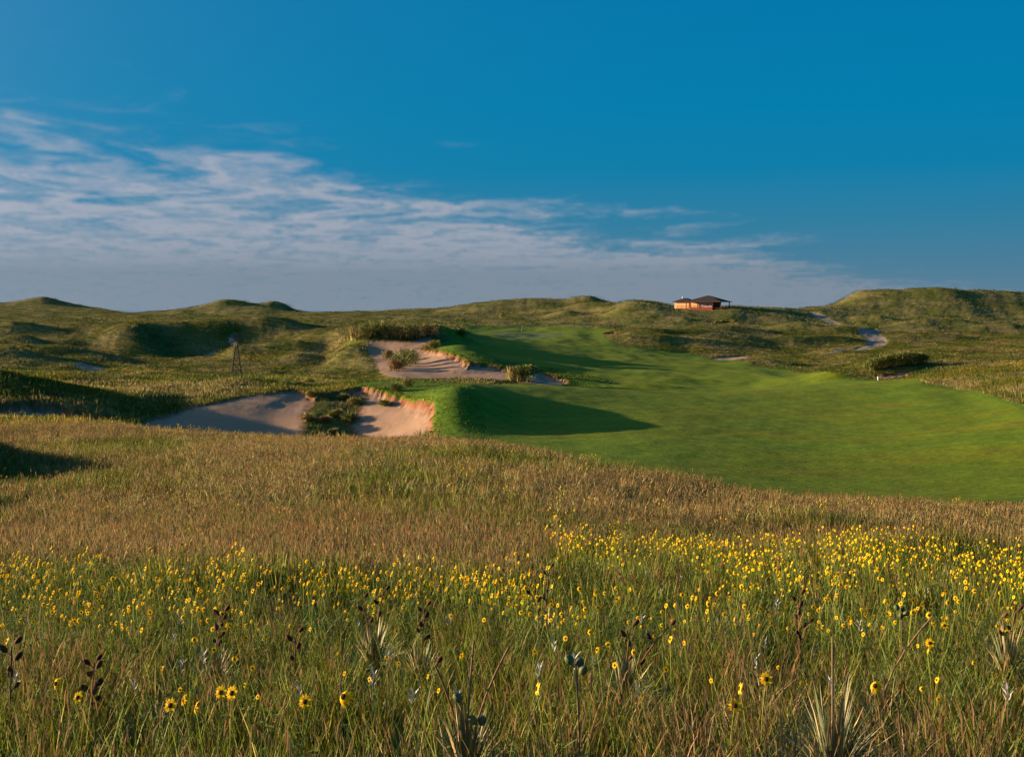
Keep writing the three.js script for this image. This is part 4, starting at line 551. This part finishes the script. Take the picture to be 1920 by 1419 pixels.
{
  const r = rng(555), protos = PLANS.map((p) => sunflowerProto(p, .56, .64));
  for (const [x, z, v, h, label] of SPOTS.frontflowers) plantSunflower(sunflowerProto(PLANS[v], h), x, z, (r() - .5) * .3, 1.0, label);
  const plants = [], bedNames = ['left edge sunflower bed', 'left edge sunflower bed', 'middle sunflower band', 'sunflower drift below the fairway', 'dense right hand sunflower bed', 'dense right hand sunflower bed', 'nearer right hand sunflower band'];
  BEDS.forEach((b, bi) => { for (let k = 0; k < b[4]; k++) { const e = () => (r() + r() + r()) / 3, d = lerp(b[2], b[3], bi === 4 || bi === 0 ? r() : e()), u = lerp(b[0], b[1], r()); if (noise(u * d * .55 + 3, d * .45 + bi) < (r() - .62) * .9) { if (r() < .85) { k -= r() < .8 ? 1 : 0; continue; } } plants.push({ x: u * d, z: -d, bed: bedNames[bi], v: 3 + Math.floor(r() * 5), s: .72 + r() * .5 }); } });
  for (let k = 0; k < 44; k++) { const d = 6.2 + r() * 4, u = (r() * 2 - 1) * .46; plants.push({ x: u * d, z: -d, bed: 'open grass near the camera', v: [0, 2, 3, 7][Math.floor(r() * 4)], s: .7 + r() * .35 }); }
  for (let k = 0; k < 120; k++) { const d = Math.sqrt(14 * 14 + r() * (62 * 62 - 14 * 14)), u = (r() * 2 - 1) * .48; if (!isWild(u * d, -d)) continue; plants.push({ x: u * d, z: -d, bed: 'open slope beyond the beds', v: 3 + Math.floor(r() * 5), s: .85 + r() * .4 }); }
  for (let k = 0; k < 60; k++) { const d = 68 + r() * 12, u = -.45 + r() * .2; plants.push({ x: u * d, z: -d, bed: 'rise at left', v: 5, s: 1 + r() * .5 }); }
  plants.sort((a, b) => b.z - a.z);
  const far = [];
  plants.forEach((p, k) => {
    const turn = (r() - .5) * 1.9 - .1;
    if (k < 300 - SPOTS.frontflowers.length) plantSunflower(protos[p.v], p.x, p.z, turn, p.s, ['', 'one headed', 'two headed', 'three headed', 'four headed', 'five headed'][PLANS[p.v].heads.length] + ' sunflower ' + (p.s > 1.08 ? 'standing tall ' : p.s < .93 ? 'standing low ' : '') + 'in the ' + (p.z > -10.6 ? 'front of the ' : p.z < -13 ? 'back of the ' : '') + p.bed, 'sunflowers in the ' + p.bed);
    else far.push({ x: p.x, y: ground(p.x, p.z), z: p.z, r: turn, s: p.s * (p.z < -30 ? .95 : .9), v: 1, c: [1, 1, 1] });
  });
  const L = new Leaves(), plan = PLANS[6]; const st = plan.stem.clone(); st.scale(1, .58, 1); L.add(st, [.20, .26, .03]); const lv = plan.leaves.clone(); lv.scale(1, .58, 1); L.add(lv, [.11, .17, .02]);
  for (const q of plan.heads) { const m = new THREE.Matrix4().compose(new THREE.Vector3(q.tip.x, q.tip.y * .58, q.tip.z), new THREE.Quaternion().setFromUnitVectors(new THREE.Vector3(0, 1, 0), new THREE.Vector3(-Math.sin(q.face) * Math.sin(q.tilt), Math.cos(q.tilt), Math.cos(q.face) * Math.sin(q.tilt)).normalize()), new THREE.Vector3(.68, .68, .68)); L.add(PETALS[q.petals].clone().applyMatrix4(m), [.88, .56, .010]); L.add(DISC.clone().applyMatrix4(m), [.055, .024, .01]); }
  scatter('distant_sunflowers', 'yellow sunflowers spread over the farther meadow and slope', 'sunflowers', L.build(), dryMat, far);
}

// yuccas -----------------------------------------------------------------
const yuccaMat = new THREE.MeshStandardMaterial({ vertexColors: true, roughness: .6, side: THREE.DoubleSide });
const podGeo = (() => { const pts = [[0, -.5], [.26, -.44], [.42, -.2], [.46, .05], [.38, .3], [.2, .46], [.07, .52], [0, .56]].map((p) => new THREE.Vector2(p[0], p[1])); const g = new THREE.LatheGeometry(pts, 12); const a = g.attributes.position; for (let k = 0; k < a.count; k++) { const an = Math.atan2(a.getZ(k), a.getX(k)), f = 1 + .10 * Math.cos(an * 3); a.setX(k, a.getX(k) * f); a.setZ(k, a.getZ(k) * f); } g.computeVertexNormals(); return g; })();
const podMats = [std([.085, .032, .014], .75), std([.060, .022, .012], .8), std([.13, .055, .022], .75)], greenPods = [std([.10, .125, .045], .55), std([.085, .095, .05], .6)], stalkMats = [std([.16, .085, .042], .85), std([.17, .13, .05], .85), std([.20, .125, .075], .9)];
{
  const r = rng(4242);
  for (const [x, z, size, stalks, label] of SPOTS.yuccas) {
    const g = thing('yucca', label, 'yucca', [x, ground(x, z), z], 0), L = new Leaves(), n = Math.floor(size * 460) + 18;
    for (let k = 0; k < n; k++) { const a = r() * 6.283, up = Math.pow(r(), .8), len = size * (.75 + r() * .35), col = vary(r() < .35 ? [.36, .29, .14] : r() < .5 ? [.14, .165, .07] : [.095, .125, .06], r, .2); L.blade(Math.cos(a) * .03, -.02, Math.sin(a) * .03, a, len * (.25 + .75 * up), len * (1.05 - up) * .95, .012, col, 4, (r() - .5) * 1.2, .9); }
    mesh('leaf_rosette', L.build(), yuccaMat, g);
    for (const [lean, h, pods, kind] of stalks) {
      const ang = lean < 0 ? Math.PI : 0, s = bentStem(h, Math.abs(lean) * h, ang + (r() - .5) * .6, .0048, 7), st = mesh('stalk', s.geo, stalkMats[kind], g);
      const T = s.tip;
      for (let k = 0; k < pods; k++) {
        const t = kind === 1 ? .96 - .03 * k : 1 - k * (.5 / Math.max(pods, 2)), a = kind === 1 ? [3.4, 5.2, .6, 2][k % 4] : k * 2.4 + r(), c = new THREE.Vector3(T.x * t * t, T.y * t, T.z * t * t), dir = new THREE.Vector3(Math.cos(a) * .75, kind === 1 ? .9 : .75, Math.sin(a) * .75).normalize(), pl = kind === 1 ? .05 : .044 + r() * .016, q = c.clone().addScaledVector(dir, .032);
        const p = mesh('seed_pod', podGeo, kind === 1 ? greenPods[k % 2] : podMats[Math.floor(r() * 3)], g); p.position.copy(q).addScaledVector(dir, pl * .45); p.quaternion.setFromUnitVectors(new THREE.Vector3(0, 1, 0), dir); p.scale.set(pl * (kind === 1 ? .92 : .62), pl, pl * (kind === 1 ? .92 : .62));
        mesh('pod_stem', rod(c.toArray(), q.toArray(), .003, .0035, 5), stalkMats[kind], g);
      }
      if (!pods) for (let k = 0; k < 7; k++) { const t = .35 + k * .09, a = k * 2.4, c = [T.x * t * t, T.y * t, T.z * t * t]; mesh('twig', rod(c, [c[0] + Math.cos(a) * .025, c[1] + .03, c[2] + Math.sin(a) * .025], .003, .0015, 5), stalkMats[2], g); }
      void st;
    }
  }
}
// silvery sage sprigs ------------------------------------------------------
{
  const r = rng(808), mat = new THREE.MeshStandardMaterial({ vertexColors: true, roughness: .95, side: THREE.DoubleSide });
  const protos = [0, 1, 2].map((v) => { const q = rng(60 + v), S = new Leaves(), L = new Leaves(); const g = new THREE.Group(); mesh('stem', rod([0, 0, 0], [.02, .34, .01], .0025, .002, 5), std([.2, .2, .15]), g); for (let k = 0; k < 11; k++) { const y = .26 + .09 * (k / 11); L.leaf(.02 * y / .34, y, .006, k * 2.4, .75 + q() * .5, .045 + q() * .035, .011, vary([.50, .50, .46], q, .12)); } void S; mesh('leaves', L.build(), mat, g); return g; });
  for (let k = 0; k < 46; k++) { const d = 6.4 + Math.pow(r(), 1.2) * 12, u = (r() * 2 - 1) * .45, x = u * d, z = -d, o = protos[k % 3].clone(); o.name = numbered('silver_sage'); o.position.set(x, ground(x, z), z); o.rotation.y = r() * 6.28; o.scale.setScalar(.75 + r() * .5); scene.add(o); tag(o, 'pale silvery sage sprig ' + (d < 7.6 ? 'close to the camera ' : d < 9.4 ? 'in front of the sunflowers ' : d < 13 ? 'among the sunflowers ' : 'behind the first sunflowers ') + (u < -.3 ? 'at the far left' : u < -.1 ? 'left of centre' : u < .1 ? 'in the middle' : u < .28 ? 'right of centre' : 'at the far right'), 'sage', 'silvery sprigs scattered through the meadow'); }
}
// shrubs -------------------------------------------------------------------
{
  const SH = [[.21, .215, .03], [.30, .245, .08], [.13, .165, .03], [.26, .15, .06]], mat = new THREE.MeshStandardMaterial({ vertexColors: true, roughness: .9, side: THREE.DoubleSide }), wood = std([.10, .07, .045]);
  for (const [k, [x, z, size, kind, label]] of SPOTS.shrubs.entries()) {
    const r = rng(3000 + k * 17), g = thing('shrub', label, 'shrub', [x, ground(x, z) - .05, z], 0, undefined), L = new Leaves(), lobes = []; const far = -z > 180, s = size * (far ? 1.15 : .75), flat = far ? .95 : .62, ls = far ? .42 : .18;
    for (let q = 0; q < 7; q++) { const a = r() * 6.283; lobes.push([Math.cos(a) * s * .55 * r(), s * flat * (.35 + r() * .45), Math.sin(a) * s * .55 * r(), s * (.35 + r() * .25)]); }
    const n = far ? 1300 : 1300;
    for (let q = 0; q < n; q++) { const b = lobes[Math.floor(r() * 7)], a = r() * 6.283, c = r() * 2 - 1, e = Math.sqrt(1 - c * c), R = b[3] * (.55 + .5 * r()), px = b[0] + Math.cos(a) * e * R * 1.15, py = Math.max(.02, b[1] + c * R * .9 * flat), pz = b[2] + Math.sin(a) * e * R * 1.15; L.leaf(px, py, pz, a + (r() - .5), .3 + r() * .9, ls * (.6 + r() * .8), ls * .32, vary(mix3(SH[kind], SH[(kind + 1) % 3], r() * .35), r, .3)); }
    for (let q = 0; q < 60; q++) { const a = r() * 6.283; L.blade(Math.cos(a) * s * .5 * r(), 0, Math.sin(a) * s * .5 * r(), a, s * (.5 + r() * .8), s * .45 * r(), ls * .16, vary(PAL.straw[q % 4], r), 2, r() * 6); }
    mesh('foliage', L.build(), mat, g);
    const st = []; for (let q = 0; q < 5; q++) { const b = lobes[q]; st.push(rod([0, -.1, 0], [b[0], b[1], b[2]], .02 * size, .01 * size, 5)); }
    mesh('stems', mergeGeometries(st), wood, g);
  }
}

// ---------------------------------------------------------------- built things
// wind pump
{
  const [[x, z]] = SPOTS.windmill, g = thing('windmill', 'slim steel wind pump with a many bladed wheel standing beyond the near bunker', 'windmill', [x, ground(x, z) - .1, z], .10);
  const steel = std([.055, .045, .038], .75, { metalness: .2 }), blades = std([.15, .15, .155], .45, { metalness: .6 }), blue = std([.045, .09, .26], .6), H = 7.1; const T = 1.35;
  const c = (y) => lerp(1.05, .12, y / H);
  for (const [sx, sz] of [[-1, -1], [1, -1], [1, 1], [-1, 1]]) mesh('leg', rod([sx * c(0), 0, sz * c(0)], [sx * c(H), H, sz * c(H)], (.055 * T), (.045 * T), 5), steel, g);
  for (let k = 1; k < 6; k++) { const y0 = H * (k - 1) / 5.6, y1 = H * k / 5.6, a = c(y0), b = c(y1), q = []; const cs = [[-1, -1], [1, -1], [1, 1], [-1, 1]]; for (let s = 0; s < 4; s++) { const A = cs[s], B = cs[(s + 1) % 4]; q.push(rod([A[0] * b, y1, A[1] * b], [B[0] * b, y1, B[1] * b], .03 * T, .03 * T, 4), rod([A[0] * a, y0, A[1] * a], [B[0] * b, y1, B[1] * b], .022 * T, .022 * T, 4), rod([B[0] * a, y0, B[1] * a], [A[0] * b, y1, A[1] * b], .022 * T, .022 * T, 4)); } mesh('brace_ring', mergeGeometries(q), steel, g); }
  mesh('pump_rod', rod([0, 0, 0], [0, H, 0], .03, .03, 5), steel, g);
  mesh('platform', box(.8, .06, .8, 0, H - .6, 0), steel, g);
  const hy = H + .45; mesh('gearbox', mergeGeometries([box(.32, .36, .7, 0, hy, .05), rod([0, H - .1, 0], [0, hy, 0], .08, .08, 8)]), steel, g);
  const wheel = new THREE.Group(); wheel.name = 'wheel'; wheel.position.set(0, hy, .5); wheel.scale.setScalar(1.06); g.add(wheel);
  mesh('hub', (() => { const q = new THREE.CylinderGeometry(.13, .13, .22, 12); q.rotateX(Math.PI / 2); return q; })(), steel, wheel);
  for (const R of [.55, 1.18]) { const t = new THREE.TorusGeometry(R, .018, 5, 40); mesh('rim', t, steel, wheel); }
  const bs = new THREE.Shape(); bs.moveTo(-.045, .42); bs.lineTo(.045, .42); bs.lineTo(.155, 1.32); bs.lineTo(-.155, 1.32);
  const bg = new THREE.ExtrudeGeometry(bs, { depth: .012, bevelEnabled: false }); bg.rotateY(.5);
  for (let k = 0; k < 16; k++) { const b = mesh('blade', bg, blades, wheel); b.rotation.z = k / 16 * 6.2832; }
  for (let k = 0; k < 6; k++) { const a = k / 6 * 6.2832; mesh('spoke', rod([0, 0, .02], [Math.cos(a) * 1.18, Math.sin(a) * 1.18, .02], .016, .016, 4), steel, wheel); }
  const vs = new THREE.Shape(); vs.moveTo(0, -.12); vs.lineTo(.55, -.42); vs.lineTo(1.15, -.42); vs.lineTo(1.15, .42); vs.lineTo(.55, .42); vs.lineTo(0, .12);
  const vg = new THREE.ExtrudeGeometry(vs, { depth: .02, bevelEnabled: false }); vg.rotateY(Math.PI * .86); vg.translate(-.55, hy, -.35);
  mesh('tail_vane', vg, blue, g); mesh('tail_boom', rod([0, hy, -.1], [-.6, hy, -.36], .03, .03, 5), steel, g);
}
// clubhouse
{
  const [[x, z]] = SPOTS.clubhouse, y0 = ground(x, z) + .35, g = thing('clubhouse', 'tan clubhouse with dark hipped roofs and a red railed deck on the ridge', 'building', [x, y0, z], -.55);
  const wall = std([.72, .45, .20], .9), wallDark = std([.11, .075, .055], .85), roof = std([.030, .026, .025], .95), trim = std([.10, .04, .028], .8), deck = std([.33, .075, .032], .8), deckDark = std([.22, .055, .03], .8), glass = new THREE.MeshPhysicalMaterial({ color: rgb(.5, .55, .6), roughness: .08, metalness: 0, transmission: .55, thickness: 0 }), white = std([.78, .78, .76], .6), stone = std([.16, .13, .11]);
  const hip = (w, d, h, ridge, over, y, cx, cz) => { const W = w / 2 + over, D = d / 2 + over, r = ridge / 2, v = [[-W, 0, -D], [W, 0, -D], [W, 0, D], [-W, 0, D], [-r, h, 0], [r, h, 0]], q = [[3, 2, 5], [3, 5, 4], [1, 0, 4], [1, 4, 5], [2, 1, 5], [0, 3, 4], [0, 1, 2], [0, 2, 3]], p = []; for (const t of q) for (const k of t) p.push(v[k][0] + cx, v[k][1] + y, v[k][2] + cz); const e = new THREE.BufferGeometry(); e.setAttribute('position', new THREE.Float32BufferAttribute(p, 3)); e.computeVertexNormals(); return e; };
  mesh('foundation', mergeGeometries([box(7.0, 3, 8, -7.0, -1.55, -1), box(11.4, 3, 9, 2.2, -1.55, -1)]), stone, g);
  mesh('wing_wall', box(7.2, 3.05, 8.2, -7.0, 1.5, -1), wall, g);
  mesh('main_wall', box(11.6, 3.05, 9.2, 2.2, 1.5, -1.25), wallDark, g);
  mesh('wall_panel', box(2.9, 2.2, .08, -.9, 1.7, 3.395), wall, g);
  const wr = mesh('wing_roof', hip(7.2, 8.2, 1.75, 1.6, .75, 3.05, -7.0, -1), roof, g); mesh('fascia', mergeGeometries([box(8.7, .22, .06, -7.0, 2.96, 3.83), box(.06, .22, 9.6, -11.33, 2.96, -1)]), trim, wr); mesh('vent_pipe', rod([-8.6, 3.9, -1.5], [-8.6, 5.5, -1.5], .2, .2, 10), white, wr);
  const mr = mesh('main_roof', hip(15.4, 11.5, 2.75, 1.2, 1.0, 3.06, 4.1, -.6), roof, g); mesh('fascia', mergeGeometries([box(17.4, .24, .06, 4.1, 2.94, 6.15), box(.06, .24, 13.4, 12.81, 2.94, -.6)]), trim, mr);
  mesh('door', box(1.0, 2.2, .07, -2.6, 1.5, 3.39), deckDark, g);
  for (const [wx, w] of [[1.9, 1.5], [3.7, 1.5], [5.6, 1.9], [7.2, .9]]) { const f = mesh('window', mergeGeometries([box(w, .1, .1, wx, 2.62, 3.40), box(w, .1, .1, wx, .75, 3.40), box(.1, 1.97, .1, wx - w / 2, 1.685, 3.402), box(.1, 1.97, .1, wx + w / 2, 1.685, 3.402), box(.07, 1.8, .08, wx, 1.685, 3.40)]), white, g); mesh('pane', box(w - .2, 1.76, .03, wx, 1.685, 3.385), glass, f); }
  for (const px of [-3.9, 8.6, 12.2]) mesh('porch_post', box(.32, 3.1, .32, px, 1.45, px > 9 ? 4.8 : 5.4), trim, g);
  mesh('porch_post', box(.32, 3.1, .32, 12.2, 1.45, -5.6), trim, g);
  mesh('deck_floor', mergeGeometries([box(16.6, .2, 4.4, 1.2, .06, 5.6), box(5.2, .2, 13.2, 11.6, .055, -.2)]), deckDark, g);
  mesh('deck_skirt', mergeGeometries([box(16.6, .9, .1, 1.2, -.5, 7.75), box(.1, .9, 13, 14.15, -.5, -.2)]), deckDark, g);
  for (let k = 0; k <= 8; k++) mesh('railing_post', box(.16, 2.1, .16, -7 + k * 2.05, .22, 7.88), deckDark, g);
  for (let k = 0; k <= 5; k++) mesh('railing_post', box(.16, 2.1, .16, 14.3, .22, 5.6 - k * 2.4), deckDark, g);
  for (const [yy, hh] of [[1.18, .16], [.82, .12], [.5, .12], [-.05, .34], [-.5, .3]]) { mesh('railing_board', box(16.5, hh, .07, 1.2, yy, 7.995), deck, g); mesh('railing_board', box(.07, hh, 13, 14.42, yy, -.4), deck, g); }
}
// flagstick
{
  const [[x, z]] = SPOTS.flagstick, g = thing('flagstick', 'thin flagstick with a small pale flag on the distant putting green', 'flagstick', [x, ground(x, z), z], 0), w = std([.75, .75, .72], .6);
  mesh('pole', rod([0, -.05, 0], [0, 2.25, 0], .025, .02, 8), std([.7, .66, .5], .5), g);
  const s = new THREE.PlaneGeometry(.62, .42, 8, 3), a = s.attributes.position; for (let k = 0; k < a.count; k++) a.setZ(k, .05 * Math.sin(a.getX(k) * 9)); s.computeVertexNormals(); s.translate(.33, 2.02, 0);
  mesh('flag', s, new THREE.MeshStandardMaterial({ color: rgb(.8, .78, .74), roughness: .8, side: THREE.DoubleSide }), g);
  const cup = new THREE.CylinderGeometry(.06, .06, .04, 14); cup.translate(0, .03, 0); mesh('cup_collar', cup, w, g);
}
// yardage post beside the right bunker
{
  const [[x, z]] = SPOTS.marker, g = thing('marker_post', 'small white marker post at the fairway edge by the shaded right bunker', 'marker post', [x, ground(x, z), z], .2);
  mesh('post', box(.14, .62, .14, 0, .28, 0), std([.8, .78, .74], .6), g); const cap = new THREE.ConeGeometry(.11, .08, 4); cap.rotateY(Math.PI / 4); cap.translate(0, .63, 0); mesh('cap', cap, std([.7, .68, .62], .6), g);
}

renderer.render(scene, camera);
